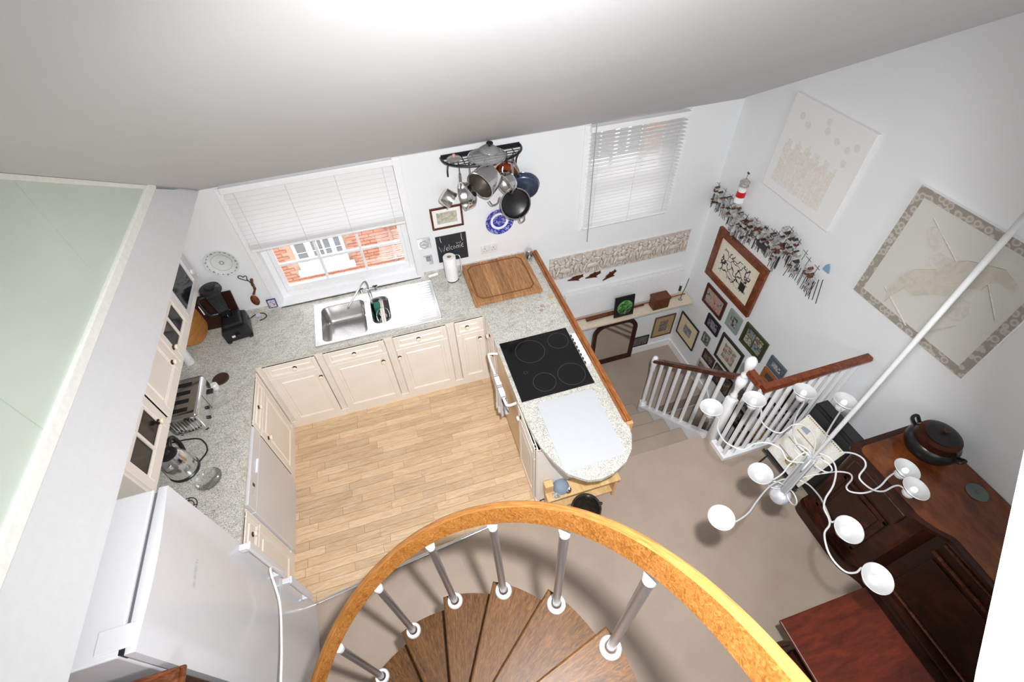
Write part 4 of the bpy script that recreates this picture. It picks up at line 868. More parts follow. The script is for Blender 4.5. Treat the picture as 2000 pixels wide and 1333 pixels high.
# =============== lower part of the window wall ===============
FZ = thing('carved_frieze', (3.45, 0, .5), 'long pale carved relief panel with crowded figures below the right window', 'relief panel')
x0, x1, z0, z1 = 2.68, 4.24, .515, .79
STONE = NT('old_plaster'); v = STONE.coord(); n = STONE.noise(v, 26, 5); c = STONE.ramp(n, [(.3, sc(196, 186, 178)), (.7, sc(224, 216, 210))])
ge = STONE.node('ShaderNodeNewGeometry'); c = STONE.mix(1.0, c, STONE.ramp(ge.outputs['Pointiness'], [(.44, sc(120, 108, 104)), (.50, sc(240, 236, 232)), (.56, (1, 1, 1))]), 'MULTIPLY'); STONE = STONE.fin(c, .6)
rn = random.Random(7); blobs = []
def bl(cx, cz, sx, sz, h, rot=0): blobs.append((cx, cz, sx, sz, h, math.cos(rot), math.sin(rot)))
H_ = z1-z0
for k in range(15):
    cx = x0+.07+(x1-x0-.14)*k/14+rn.uniform(-.02, .02); tl_ = rn.uniform(-.5, .5)
    bl(cx, z1-.045, .017, .020, .022); bl(cx-.03*tl_, z1-.10, .024, .044, .024, tl_*.6); bl(cx+.03, z1-.095, .012, .042, .018, 1.1+tl_); bl(cx-.045, z1-.11, .011, .040, .016, -1.0+tl_)
    if k % 3 == 1:
        bl(cx, z0+.095, .075, .034, .022, .12*tl_); bl(cx+.065, z0+.135, .020, .038, .020, -.5); 
        for dx in (-.05, -.03, .035, .055): bl(cx+dx, z0+.045, .009, .045, .014, rn.uniform(-.4, .4))
    else:
        bl(cx-.012, z0+.085, .018, .062, .020, .25+tl_*.4); bl(cx+.022, z0+.08, .016, .060, .018, -.25+tl_*.4); bl(cx+.05, z0+.06, .026, .050, .010, .4)
bm = bmesh.new(); nx, nz = 420, 76; g = []
for j in range(nz+1):
    r_ = []
    for i in range(nx+1):
        x = x0+(x1-x0)*i/nx; z = z0+(z1-z0)*j/nz; h = 0
        for bx, bz, sx, sz, hh, cr, sr in blobs:
            ex = x-bx
            if abs(ex) > .08: continue
            ez = z-bz; dx = (ex*cr+ez*sr)/sx; dz = (-ex*sr+ez*cr)/sz; q = 1-dx*dx-dz*dz
            if q > 0: h = max(h, hh*math.sqrt(q))
        h += .003*noise.noise(Vector((x*38, z*38, 0)))+.0015*noise.noise(Vector((x*90, z*90, 3)))
        if j < 2 or j > nz-2: h = .008
        r_.append(bm.verts.new((x, -.012-h, z)))
    g.append(r_)
for j in range(nz):
    for i in range(nx): bm.faces.new((g[j][i], g[j][i+1], g[j+1][i+1], g[j+1][i]))
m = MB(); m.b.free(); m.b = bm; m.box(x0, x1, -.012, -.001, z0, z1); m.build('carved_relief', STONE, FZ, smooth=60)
def flat_A(pts, y, th, name, mt, par=None, **k):
    m = MB(TM((0, y, 0), (1, 0, 0), (0, 0, 1), (0, -1, 0))); m.prism(pts, 0, th); return m.build(name, mt, par, **k)
BIRD = [(-.09, .0), (-.05, .008), (-.03, .026), (.012, .030), (.02, .052), (.034, .03), (.062, .024), (.085, .032), (.075, .014), (.088, .004), (.06, .0), (.03, -.016), (.045, -.04), (.0, -.022), (-.04, -.012)]
for k, (c_, a_, lb) in enumerate((((2.975, .47), .05, 'leftmost of three brown wooden flying birds below the frieze'), ((3.175, .455), .15, 'middle one of three brown wooden flying birds below the frieze'), ((3.37, .40), .55, 'rightmost wooden flying bird below the frieze, tilted steeply upward'))):
    pts = [(c_[0]+p[0]*math.cos(a_)-p[1]*math.sin(a_), c_[1]+p[0]*math.sin(a_)+p[1]*math.cos(a_)) for p in BIRD]
    o = flat_A(pts, -.004, .014, 'wooden_bird', RAILW, None, org=(c_[0], 0, c_[1])); tag(o, lb, 'bird ornament', 'wooden birds below the frieze')
RD = thing('radiator', (3.55, 0, -.08), 'long flat white radiator panel between frieze and shelf', 'radiator')
MB().box(2.86, 4.27, -.06, -.015, -.075, .27, .008).build('panel', WHITE, RD)
MB().box(2.86, 4.27, -.062, -.006, .268, .279, .003).build('top_grille', mk('rad_top', (.7, .7, .7), .4), RD)
MB().cyl((4.30, -.04, -.05), (4.30, -.04, .03), .016).build('valve', BLACK, RD, smooth=True)
MB().cyl((4.30, -.04, .03), (4.30, -.04, .07), .018).build('valve_head', WHITE, RD, smooth=True)
SHF = thing('wall_shelf', (3.46, 0, -.14), 'long pale painted shelf under the radiator', 'shelf')
MB().box(2.54, 4.395, -.215, -.001, -.14, -.11, .004).build('board', mk('shelf_paint', sc(214, 200, 178), .5), SHF)
o = MB().cyl((2.75, -.075, -.092), (4.36, -.075, -.092), .007).build('copper_pipe', mk('pipe_copper', sc(170, 110, 80), .35, .8), None, smooth=True, org=(3.5, -.07, -.1)); tag(o, 'thin copper pipe running along the back of the shelf', 'pipe')
OA = thing('wooden_paddle', (3.4, -.12, -.10), 'dark brown wooden paddle lying along the shelf behind the green panel', 'paddle')
MB().obox((3.27, -.105, -.092), (1, .03, 0), (0, 1, 0), (0, 0, 1), .34, .05, .022, .010).build('blade', RAILW, OA)
MB().cyl((3.43, -.10, -.09), (3.82, -.09, -.09), .012).build('shaft', RAILW, OA, smooth=True)
GP = thing('green_panel', (3.53, -.16, -.11), 'square black panel with a round green glass disc standing on the shelf', 'ornament')
A_ = Vector((0, .12, 1)).normalized(); Bn = Vector((0, -1, .12)).normalized()
MB().obox((3.53, -.15, .03), (1, 0, 0), A_, Bn, .235, .275, .018, .003).build('panel', BLACK, GP)
m = MB(TM((3.535, -.160, .02), (1, 0, 0), A_, Bn)); m.lathe([(0, .004), (.088, .003), (.094, .0), (.094, -.004), (0, -.004)], 36); m.build('green_disc', art('green_glass', [(.35, sc(18, 50, 34)), (.48, sc(60, 110, 50)), (.58, sc(130, 170, 110)), (.66, sc(40, 84, 60)), (.76, sc(30, 60, 90))], 14, .12), GP, smooth=True)
BX = thing('wooden_box', (3.98, -.15, -.11), 'small dark wooden box with a hinged lid on the shelf', 'box')
BXW = wood('box_wood', sc(60, 28, 14), sc(96, 50, 26), sc(130, 74, 40), .35)
MB().box(3.885, 4.075, -.20, -.09, -.108, .02, .003).build('body', BXW, BX); MB().box(3.878, 4.082, -.207, -.083, .022, .052, .004).build('lid', BXW, BX)
FG_ = thing('wire_figure', (4.26, -.12, -.11), 'small wire ornament on a clear foot at the right end of the shelf', 'ornament')
MB(Matrix.Translation((4.27, -.13, -.109))).lathe([(0, 0), (.025, 0), (.018, .01), (.008, .02), (0, .02)], 18).build('foot', glassy('foot_glass', (.8, .8, .8)), FG_, smooth=True)
MB().tube(crv([(4.27, -.13, -.09), (4.275, -.13, -.02), (4.30, -.12, .06), (4.315, -.11, .12), (4.33, -.10, .17)], 5), .004, 6).build('wire', BLACK, FG_)
o = thing('grey_card', (2.86, -.12, -.11), 'small grey card propped on the shelf beside the timber edging', 'card'); MB().obox((2.83, -.1, -.03), (1, 0, 0), A_, Bn, .19, .15, .004).build('card_sheet', mk('card_grey', (.25, .24, .24), .5), o)
# mirror
MR = thing('overmantel_mirror', (3.54, -.05, -1.06), 'arched mirror in a dark wood frame standing on the low landing', 'mirror')
def arch(x0, x1, z0, z1, r, n=8):
    pts = [(x0, z0), (x1, z0)]
    for k in range(n+1): a = PI/2*k/n; pts.append((x1-r+r*math.cos(a), z1-r+r*math.sin(a)))
    for k in range(n+1): a = PI/2+PI/2*k/n; pts.append((x0+r+r*math.cos(a), z1-r+r*math.sin(a)))
    return pts
Tm = TM((0, -.035, 0), (1, 0, 0), (0, 0, 1), (0, -1, 0))
MIR = mk('mirror_glass', (.86, .86, .84), .015, 1, var=0)
m = MB(Tm); m.prism(arch(3.30, 3.79, -.98, -.37, .13), -.004, .006); m.build('mirror_glass', MIR, MR)
oa, ia = arch(3.255, 3.835, -1.055, -.325, .17), arch(3.305, 3.785, -.985, -.375, .13)
m = MB(Tm)
for z_ in (0,):
    n = len(oa); vo0 = [m.b.verts.new((*p, -.01)) for p in oa]; vo1 = [m.b.verts.new((*p, .02)) for p in oa]; vi1 = [m.b.verts.new((*p, .016)) for p in ia]; vi0 = [m.b.verts.new((*p, -.01)) for p in ia]
    for k in range(n):
        j = (k+1) % n
        for A1, B1 in ((vo0, vo1), (vo1, vi1), (vi1, vi0), (vi0, vo0)): m.b.faces.new((A1[k], A1[j], B1[j], B1[k]))
    m._fin(vo0+vo1+vi0+vi1)
m.build('frame', DARKW, MR)
P = (4.1, 4.389, -0.839, -0.476)
frame_A('framed_picture', P[0], P[1]-.004, P[2], P[3], .014, mk('bronze_frame', sc(96, 78, 52), .4, .3), art('brown_photo', [(.35, sc(70, 62, 60)), (.5, sc(120, 108, 100)), (.65, sc(170, 158, 148))], 12), 'tan-mounted photograph in a thin bronze frame low on the window wall', 'picture', mat_w=.075, matm=mk('tan_mount', sc(178, 150, 112), .7))
o = frame_A('framed_panorama', 3.83, 4.07, -.93, -.76, .012, BLACK, art('panorama', [(.4, sc(46, 38, 38)), (.5, sc(130, 120, 120)), (.6, sc(60, 52, 50)), (.7, sc(170, 160, 160))], 18), 'small dark wide picture right of the arched mirror', 'picture')

# =============== right wall pictures ===============
XW = 4.41
def frame_B(name, q, fw, fm, prt, lbl, mat_w=0, matm=None, cat='picture', th=.022, grp=None, multi=None, x=XW):
    y0, y1, z0, z1 = q; F = thing(name, (x, (y0+y1)/2, z0), lbl, cat, grp); a_, b_ = x-th, x-.001; m = MB()
    m.box(a_, b_, y0, y1, z0, z0+fw, .003, 1); m.box(a_, b_, y0, y1, z1-fw, z1, .003, 1); m.box(a_, b_, y0, y0+fw, z0+fw, z1-fw, .003, 1); m.box(a_, b_, y1-fw, y1, z0+fw, z1-fw, .003, 1); m.build('frame', fm, F)
    a = fw*.9
    if mat_w or multi: MB().box(x-th*.45, x-.002, y0+a, y1-a, z0+a, z1-a).build('mount', matm or mk('mount_cream', sc(236, 230, 216), .8), F)
    k = a+mat_w
    if multi:
        r_, c_ = multi; W_ = y1-y0-2*k; H_ = z1-z0-2*k; g = .10
        for i in range(c_):
            for j in range(r_):
                yy = y0+k+W_*i/c_; zz = z0+k+H_*j/r_
                MB().box(x-th*.45-.002, x-th*.45, yy+W_/c_*g/2, yy+W_/c_*(1-g/2), zz+H_/r_*g/2, zz+H_/r_*(1-g/2)).build('photo', prt[(i+j) % len(prt)] if isinstance(prt, list) else prt, F)
    else: MB().box(x-th*.45-.003, x-th*.45, y0+k, y1-k, z0+k, z1-k).build('photo', prt, F)
    return F
def ph(name, a, b, c, s=14): return art(name, [(.32, sc(*a)), (.46, sc(*b)), (.55, sc(*c)), (.68, sc(*a))], s, .25)
BLK = mk('frame_black', (.014, .013, .013), .3)
# big line drawing: generic black ink strokes
t = NT('ink_drawing'); v = t.coord(); vo = t.node('ShaderNodeTexVoronoi', feature='DISTANCE_TO_EDGE'); vo.inputs['Scale'].default_value = 11; nn = t.node('ShaderNodeTexNoise'); nn.inputs['Scale'].default_value = 7; t.l(v, nn.inputs[0]); ad_ = t.node('ShaderNodeVectorMath', operation='MULTIPLY_ADD'); t.l(nn.outputs['Color'], ad_.inputs[0]); ad_.inputs[1].default_value = (.22, .22, .22); t.l(v, ad_.inputs[2]); t.l(ad_.outputs[0], vo.inputs['Vector'])
INK = t.fin(t.ramp(vo.outputs['Distance'], [(.045, (.01, .01, .01)), (.07, sc(222, 214, 200))]), .5)
Q1 = (-0.983, -0.244, 0.362, 0.942)
BIG = frame_B('large_framed_drawing', Q1, .075, wood('wide_frame', sc(64, 24, 12), sc(112, 52, 24), sc(146, 84, 44), .3, (1, 3, 3), 6, coat=.2), INK, 'largest picture on the stairs: ink drawing in a wide brown wooden frame', mat_w=.085, matm=mk('mount_ivory', sc(226, 216, 196), .8), th=.035)
MB().box(XW-.0205, XW-.0175, Q1[0]+.17, Q1[0]+.25, Q1[2]+.17, Q1[2]+.26, .0).build('ink_block', BLK, BIG)
frame_B('framed_photo', (-0.676, -0.326, 0.021, 0.275), .032, wood('brown_frame', sc(44, 16, 10), sc(74, 30, 18), sc(98, 46, 28), .3), ph('photo_warm', (92, 66, 60), (190, 140, 116), (150, 150, 156), 10), 'colour photograph in a dark brown frame directly below the large drawing')
frame_B('framed_photo', (-0.943, -0.749, 0.058, 0.28), .045, mk('sage_frame', sc(136, 148, 142), .5), ph('photo_bw', (20, 22, 22), (90, 92, 90), (190, 190, 188), 16), 'black and white photograph in a grey-green frame')
frame_B('framed_photo', (-0.718, -0.487, -0.201, -0.029), .03, mk('navy_frame', sc(18, 20, 36), .25), ph('photo_lilac', (80, 74, 90), (150, 140, 150), (60, 56, 70), 12), 'photograph in a glossy navy-black frame left of the grey-green one')
frame_B('framed_collage', (-1.326, -0.998, 0.055, 0.32), .022, mk('olive_mount', sc(58, 62, 34), .5), [ph('photo_mixed', (60, 60, 50), (150, 150, 130), (90, 110, 130), 14), ph('photo_mixed2', (40, 34, 30), (120, 110, 96), (190, 184, 170), 14)], 'four photographs in a dark olive frame right of the grey-green frame', mat_w=.02, matm=MATS.get('olive_mount'), multi=(2, 2))
frame_B('framed_photo', (-0.643, -0.523, -0.432, -0.292), .012, mk('grey_frame', sc(90, 90, 88), .4), MATS['photo_bw'], 'tiny dark photograph in a thin grey frame, left of the nine-photo frame')
frame_B('framed_photo_grid', (-1.14, -0.78, -0.418, -0.046), .030, BLK, [ph('photo_pale', (150, 140, 134), (196, 186, 176), (120, 112, 108), 14), ph('photo_pink', (150, 100, 96), (190, 160, 150), (120, 110, 106), 14)], 'black frame holding a grid of nine small photographs', mat_w=.055, matm=mk('mount_offwhite', sc(214, 206, 192), .8), multi=(3, 3))
frame_B('framed_photo', (-0.828, -0.624, -0.621, -0.474), .022, mk('maroon_frame', sc(60, 26, 24), .35), ph('photo_dark', (34, 26, 26), (90, 80, 74), (130, 116, 104), 16), 'small dark photograph in a maroon frame below the tiny grey one')
frame_B('framed_photo', (-0.833, -0.602, -0.814, -0.668), .020, mk('light_frame', sc(176, 172, 166), .5), ph('photo_greyed', (110, 100, 96), (160, 150, 144), (130, 90, 84), 16), 'pale grey framed photographs just above the low handrail')
frame_B('framed_photo', (-1.166, -0.855, -0.729, -0.47), .012, mk('umber_frame', sc(46, 34, 28), .4), ph('photo_umber', (40, 32, 30), (90, 76, 66), (130, 116, 104), 9), 'dark brown photograph partly behind the white newel post')
frame_B('framed_photo', (-1.609, -1.403, 0.12, 0.267), .042, mk('slate_frame', sc(84, 92, 100), .4), ph('photo_mono', (26, 26, 28), (200, 200, 200), (80, 80, 80), 20), 'black and white photograph in a slate grey frame above the long handrail')
frame_B('framed_photo', (-1.593, -1.398, -0.061, 0.095), .035, mk('amber_frame', sc(150, 92, 48), .4), ph('photo_small_bw', (30, 28, 26), (90, 84, 78), (60, 56, 52), 20), 'small photograph in an amber wooden frame beside the bend of the handrail', mat_w=.012, matm=mk('amber_mount', sc(170, 116, 66), .6))
frame_B('framed_photo', (-0.451, -0.083, -0.726, -0.374), .014, BLK, ph('photo_blue', (60, 60, 70), (120, 124, 140), (170, 160, 150), 12), 'cream-mounted photograph in a thin black frame nearest the wall corner', mat_w=.10, matm=mk('mount_butter', sc(224, 206, 168), .8))
low = [((1424, 775, 1458, 812, 1440, 842, 1410, 802), 'black frame with grey photos seen just right of the white newel post', (2, 2), BLK), ((1447, 752, 1478, 786, 1464, 812, 1434, 776), 'grey-green picture between the first balusters below the handrail bend', None, MATS['sage_frame']),
 ((1420, 806, 1436, 826, 1416, 856, 1402, 833), 'narrow black frame lowest beside the newel post', None, BLK), ((1446, 824, 1470, 852, 1446, 886, 1424, 858), 'black frame of several photographs low behind the corner balusters', (3, 2), BLK),
 ((1503, 780, 1546, 824, 1518, 862, 1478, 818), 'black frame with rows of grey photographs behind the middle balusters', (3, 3), BLK), ((1545, 752, 1578, 790, 1550, 832, 1520, 792), 'dark frame behind the lamp cup above the middle balusters', (2, 2), BLK),
 ((1482, 822, 1510, 850, 1490, 876, 1462, 846), 'brown and gold picture low behind the balusters', None, mk('gold_brown', sc(120, 92, 60), .5)), ((1466, 850, 1488, 876, 1468, 900, 1446, 872), 'dark red picture lowest behind the balusters', None, MATS['maroon_frame']),
 ((1560, 800, 1582, 826, 1560, 856, 1536, 830), 'black frame beside the leaning painted panel, behind the last balusters', None, BLK)]
for q_, lb, mu, fm in []: pass
L_ = [(-1.485, -1.194, -0.938, -0.648), (-1.513, -1.256, -0.592, -0.365), (-1.404, -1.252, -1.215, -0.878), (-1.657, -1.453, -1.155, -0.77), (-1.902, -1.605, -0.498, -0.147), (-1.934, -1.728, -0.114, 0.187), (-1.814, -1.635, -0.769, -0.514), (-1.793, -1.648, -1.036, -0.798), (-2.038, -1.904, -0.178, 0.051)]
for (q_, lb, mu, fm), q in zip(low, L_):
    pr = [MATS['photo_bw'], MATS['photo_pale'], MATS['photo_mixed']] if mu else MATS['photo_dark'] if 'brown' not in lb else ph('photo_gold', (90, 70, 50), (190, 160, 100), (130, 100, 70), 12)
    frame_B('framed_photo', q, .020, fm, pr, lb, mat_w=.018 if mu else 0, matm=BLK if mu else None, multi=mu)
# white canvas with faint paint
Q = (-1.308, -0.549, 1.574, 2.307)
CV = thing('white_canvas', (XW, (Q[0]+Q[1])/2, Q[2]), 'large white canvas with faint beige strokes and pale spots high on the wall', 'canvas')
CW = mk('canvas_white', (.80, .80, .79), .8, bump=.1, scale=200)
MB().box(XW-.035, XW-.001, *Q, .003).build('canvas', CW, CV)
y0, y1, z0, z1 = Q; Wd = y1-y0; Hd = z1-z0; m = MB(); rn = random.Random(3)
for k in range(26):
    f = k/25; yc = y1-Wd*(.12+.66*f); top = z0+Hd*(.56+.05*math.sin(k*1.3)-.08*abs(f-.45)+.02*rn.random()); bot = z0+Hd*(.10+.02*rn.random())
    w_ = Wd*.019; m.box(XW-.0362-.0003*(k % 3), XW-.0345, yc-w_, yc+w_, bot, top, .0006, 1)
m.build('beige_strokes', art('beige_paint', [(.35, sc(218, 210, 202)), (.6, sc(228, 224, 218))], 30, .8), CV)
for a, b in ((.18, .85), (.28, .80), (.52, .84), (.50, .92), (.66, .80), (.80, .78), (.88, .84), (.82, .66)):
    yc = y1-Wd*a; zc = z0+Hd*b*.98; MB().lathe([(0, .0), (.022, .0), (.026, .001), (.010, .003), (0, .001)], 14, axis((XW-.0345, yc, zc), (-1, 0, 0))).build('painted_spot', mk('spot_grey', sc(220, 219, 214), .8), CV, smooth=True)
# textile with patterned border
TL = (-1.7, 2.182); BLq = (-1.739, 1.355); BRq = (-2.583, 1.354)
y1 = (TL[0]+BLq[0])/2; y0 = BRq[0]; z1 = TL[1]; z0 = (BLq[1]+BRq[1])/2
TX = thing('framed_textile', (XW, (y0+y1)/2, z0), 'very large pale textile with a patterned grey border behind the lamp rod', 'textile')
MB().box(XW-.03, XW-.001, y0, y1, z0, z1, .003).build('backing', CW, TX)
t = NT('textile_pattern'); v = t.coord(); wv = t.node('ShaderNodeTexVoronoi'); wv.inputs['Scale'].default_value = 22; t.l(v, wv.inputs[0]); BPT = t.fin(t.ramp(wv.outputs[0], [(.2, sc(160, 152, 142)), (.4, sc(196, 190, 182)), (.55, sc(154, 146, 136))]), .8)
bw = .055; m = MB(); m.box(XW-.033, XW-.030, y0, y1, z0, z0+bw); m.box(XW-.033, XW-.030, y0, y1, z1-bw, z1); m.box(XW-.033, XW-.030, y0, y0+bw, z0+bw, z1-bw); m.box(XW-.033, XW-.030, y1-bw, y1, z0+bw, z1-bw); m.build('border', BPT, TX)
TXC = mk('textile_cream', sc(206, 204, 198), .9, bump=.3, scale=300); TXB = art('textile_beige', [(.35, sc(188, 182, 172)), (.6, sc(202, 196, 184)), (.7, sc(194, 182, 158))], 14, .9)
Tb = TM((XW-.0305, 0, 0), (0, 1, 0), (0, 0, 1), (-1, 0, 0))
MB(Tb).box(y0+bw, y1-bw, z0+bw, z1-bw, 0, .001).build('ground_cloth', TXC, TX)
Wd = y1-y0; Hd = z1-z0
def ell(a, b, ra, rb, th, name, mt, rot=0):
    pts = []
    for k in range(28):
        t_ = 2*PI*k/28; u = ra*math.cos(t_); w = rb*math.sin(t_); pts.append((y1-Wd*a+u*math.cos(rot)-w*math.sin(rot), z1-Hd*b+u*math.sin(rot)+w*math.cos(rot)))
    MB(Tb).prism(pts, 0, th).build(name, mt, TX)
SOFT = art('textile_soft', [(.35, sc(194, 190, 182)), (.6, sc(206, 203, 196))], 24, .9)
def poly(pts, th, name, mt): MB(Tb).prism([tuple(p) for p in pts], 0, th).build(name, mt, TX)
poly([(-1.907, 1.975), (-1.913, 2.008), (-1.948, 2.027), (-1.988, 2.014), (-2.015, 1.975), (-2.027, 1.925), (-2.011, 1.899), (-1.958, 1.914)], .006, 'applique', SOFT)
poly([(-2.025, 1.746), (-2.006, 1.865), (-2.038, 1.91), (-2.104, 1.913), (-2.172, 1.927), (-2.193, 1.76), (-2.115, 1.696)], .004, 'applique', SOFT)
poly([(-2.271, 1.613), (-2.264, 1.7), (-2.288, 1.769), (-2.341, 1.767), (-2.372, 1.706), (-2.37, 1.646), (-2.321, 1.608)], .006, 'applique', SOFT)
poly([(-1.951, 1.433), (-1.922, 1.527), (-1.934, 1.642), (-1.974, 1.732), (-2.083, 1.818), (-2.127, 1.908), (-2.187, 1.96), (-2.276, 1.997), (-2.362, 2.028), (-2.452, 1.989), (-2.462, 1.954), (-2.38, 1.958), (-2.348, 1.932), (-2.338, 1.865), (-2.272, 1.826), (-2.247, 1.733), (-2.158, 1.682), (-2.072, 1.592), (-1.997, 1.598), (-1.961, 1.506)], .009, 'applique_band', TXB)
for a, b, c_, d in ((.2, .15, .55, .35), (.6, .2, .9, .5), (.2, .8, .5, .95), (.75, .7, .6, .95)):
    p, q = Vector((XW-.032, y1-Wd*a, z1-Hd*b)), Vector((XW-.032, y1-Wd*c_, z1-Hd*d)); MB().cyl(p, q, .006, n=6).build('stitched_line', MATS['textile_soft'], TX)
# harbour sculpture
HS = thing('harbour_sculpture', (4.38, -.8, .9), 'long metal wall sculpture of huts on stilts with a red and white lighthouse', 'sculpture')
rn = random.Random(11)
RUST = mk('rusty_metal', sc(110, 70, 56), .5, .3, var=.4, scale=60); GREY = mk('weathered_grey', sc(172, 168, 164), .5, .3, var=.3, scale=60); PALE = mk('pale_metal', sc(196, 196, 192), .4, .3); DRK = mk('dark_wire', sc(50, 42, 42), .5); SKY = mk('sculpture_blue', sc(130, 160, 186), .4)
path = [(4.37, -0.064, 1.172), (4.37, -0.206, 1.164), (4.37, -0.368, 1.139), (4.37, -0.483, 1.072), (4.37, -0.617, 1.142), (4.37, -0.786, 1.156), (4.37, -0.909, 1.186), (4.37, -0.994, 1.107), (4.37, -1.019, 1.293), (4.37, -1.12, 1.251), (4.37, -1.265, 1.192), (4.37, -1.405, 1.176)]
def hut(p, s_, mt, mr):
    h_ = MB().box(p[0]-.022, p[0]+.015, p[1]-s_*.5, p[1]+s_*.5, p[2], p[2]+s_*rn.uniform(.7, 1.3), .002, 1).build('hut', mt, HS)
    a = s_*.6; zt = p[2]+s_*.95; m = MB(TM((p[0]-.026, 0, 0), (0, 1, 0), (0, 0, 1), (1, 0, 0))); m.prism([(p[1]-a, zt), (p[1]+a, zt), (p[1], zt+s_*.55)], 0, .045); m.build('hut_roof', mr, h_)
pp = crv(path, 5)
for i, p in enumerate(pp):
    for j in range(3 if i < 34 else 2):
        q = (p.x+rn.uniform(-.02, .015), p.y+rn.uniform(-.05, .05), p.z+rn.uniform(-.09, .08)); m1 = rn.choice([RUST, GREY, PALE, PALE, GREY]); hut(q, rn.uniform(.018, .038), m1, rn.choice([GREY, RUST, PALE, DRK]))
    if i % 1 == 0:
        m = MB(); 
        for j in range(2):
            yy = p.y+rn.uniform(-.05, .05); zb = p.z-.085; L = rn.uniform(.02, .06); m.cyl((p.x, yy, zb-L), (p.x, yy, zb+.10), .0028, n=5)
        m.build('stilt', DRK, HS)
    if i % 3 == 0:
        m = MB(); yy = p.y+rn.uniform(-.04, .04); m.cyl((p.x, yy, p.z+.05), (p.x, yy-.01, p.z+.15), .0022, n=5); m.cyl((p.x, yy-.03, p.z+.12), (p.x, yy+.03, p.z+.13), .0018, n=5); m.build('mast', DRK, HS)
lp = (4.355, -0.385, 1.303)
m = MB(Matrix.Translation(lp)); m.lathe([(0, 0), (.044, 0), (.036, .09), (0, .09)], 20); lt = m.build('lighthouse', WHITE, HS, smooth=True)
MB(Matrix.Translation(lp)).lathe([(.0385, .055), (.041, .055), (.037, .105), (.033, .105)], 20).build('red_band', mk('signal_red', sc(190, 20, 24), .35), lt, smooth=True)
MB(Matrix.Translation(lp)).lathe([(0, .088), (.036, .088), (.031, .155), (0, .155)], 20).build('upper_tower', WHITE, lt, smooth=True)
MB(Matrix.Translation(lp)).lathe([(0, .155), (.044, .155), (.044, .162), (.026, .162), (.026, .195), (0, .195)], 20).build('lantern', PALE, lt, smooth=True)
MB(Matrix.Translation(lp)).lathe([(0, .235), (.045, .195), (.044, .190), (0, .192)], 20).build('roof', GREY, lt, smooth=True)
MB(Matrix.Translation(lp)).cyl((0, 0, .23), (0, 0, .28), .002, n=6).build('finial', DRK, lt)
MB(Matrix.Translation(lp)).box(-.003, .003, -.014, .010, .272, .286).build('weather_vane', DRK, lt)
bp = (4.36, -0.836, 1.117); m = MB(TM((bp[0]-.02, 0, 0), (0, 1, 0), (0, 0, 1), (1, 0, 0))); m.prism([(bp[1]-.075, bp[2]+.03), (bp[1]-.055, bp[2]-.015), (bp[1]+.055, bp[2]-.015), (bp[1]+.085, bp[2]+.035)], 0, .04); m.build('boat_hull', DRK, HS)
bp = (4.36, -0.781, 1.24); MB(TM((bp[0], 0, 0), (0, 1, 0), (0, 0, 1), (1, 0, 0))).prism([(bp[1]-.03, bp[2]-.04), (bp[1]+.022, bp[2]-.04), (bp[1]+.01, bp[2]+.045), (bp[1]-.02, bp[2]+.045)], 0, .006).build('brown_sail', mk('sail_brown', sc(74, 44, 30), .6), HS)
bp = (4.36, -1.467, 1.349); MB(TM((bp[0], 0, 0), (0, 1, 0), (0, 0, 1), (1, 0, 0))).prism([(bp[1]-.035, bp[2]-.02), (bp[1]+.03, bp[2]-.02), (bp[1]+.02, bp[2]+.025), (bp[1]+.0, bp[2]+.05), (bp[1]-.02, bp[2]+.025)], 0, .01).build('blue_flag', SKY, HS)
for a, b in (((4.37, -1.482, 1.253), (4.37, -1.531, 1.045)), ((4.37, -1.452, 1.229), (4.37, -1.489, 1.047)), ((4.37, -1.414, 1.199), (4.37, -1.458, 1.031)), ((4.37, -1.383, 1.174), (4.37, -1.423, 1.029)), ((4.37, -1.208, 1.196), (4.37, -1.206, 1.06)), ((4.37, -1.165, 1.163), (4.37, -1.146, 1.029))): MB().cyl(b, a, .003, n=6).build('stilt', DRK, HS)

# =============== balustrade ===============
BS = thing('balustrade', (3.5, -1.9, 0), 'white turned stair balustrade with a reddish-brown handrail around the stairwell', 'balustrade')
NX, NY = 3.515, -1.90
def newel(x, y, z0, zb, zt, r=.035):
    m = MB(Matrix.Translation((x, y, 0))); m.box(-r, r, -r, r, z0, zb, .004, 1)
    H_ = zt-zb; m.lathe([(r*.9, zb-.001), (r*.55, zb+.02), (r*.8, zb+.03), (r*.8, zb+.045), (r*.5, zb+.06), (r*.62, zb+H_*.25), (r*1.0, zb+H_*.36), (r*1.15, zb+H_*.40), (r*1.15, zb+H_*.50), (r*.6, zb+H_*.54), (r*.78, zb+H_*.58), (r*.78, zb+H_*.61), (r*.5, zb+H_*.65), (r*.55, zb+H_*.70), (r*.85, zb+H_*.76), (r*1.15, zb+H_*.86), (r*1.1, zb+H_*.93), (r*.6, zb+H_*.985), (0, zt)], 22)
    return m
newel(NX, NY, 0, .62, 1.11).build('newel_post', WHITE, BS, smooth=50)
LX, LY = 3.50, -.93
m = MB(Matrix.Translation((LX, LY, 0))); m.box(-.03, .03, -.03, .03, -.98, -.72, .004, 1); m.lathe([(.026, -.72), (.018, -.68), (.024, -.60), (.02, -.3), (.022, -.17), (.028, -.15), (.026, -.10), (.034, -.06), (.036, -.02), (.026, .03), (0, .05)], 20); m.build('newel_post', WHITE, BS, smooth=50)
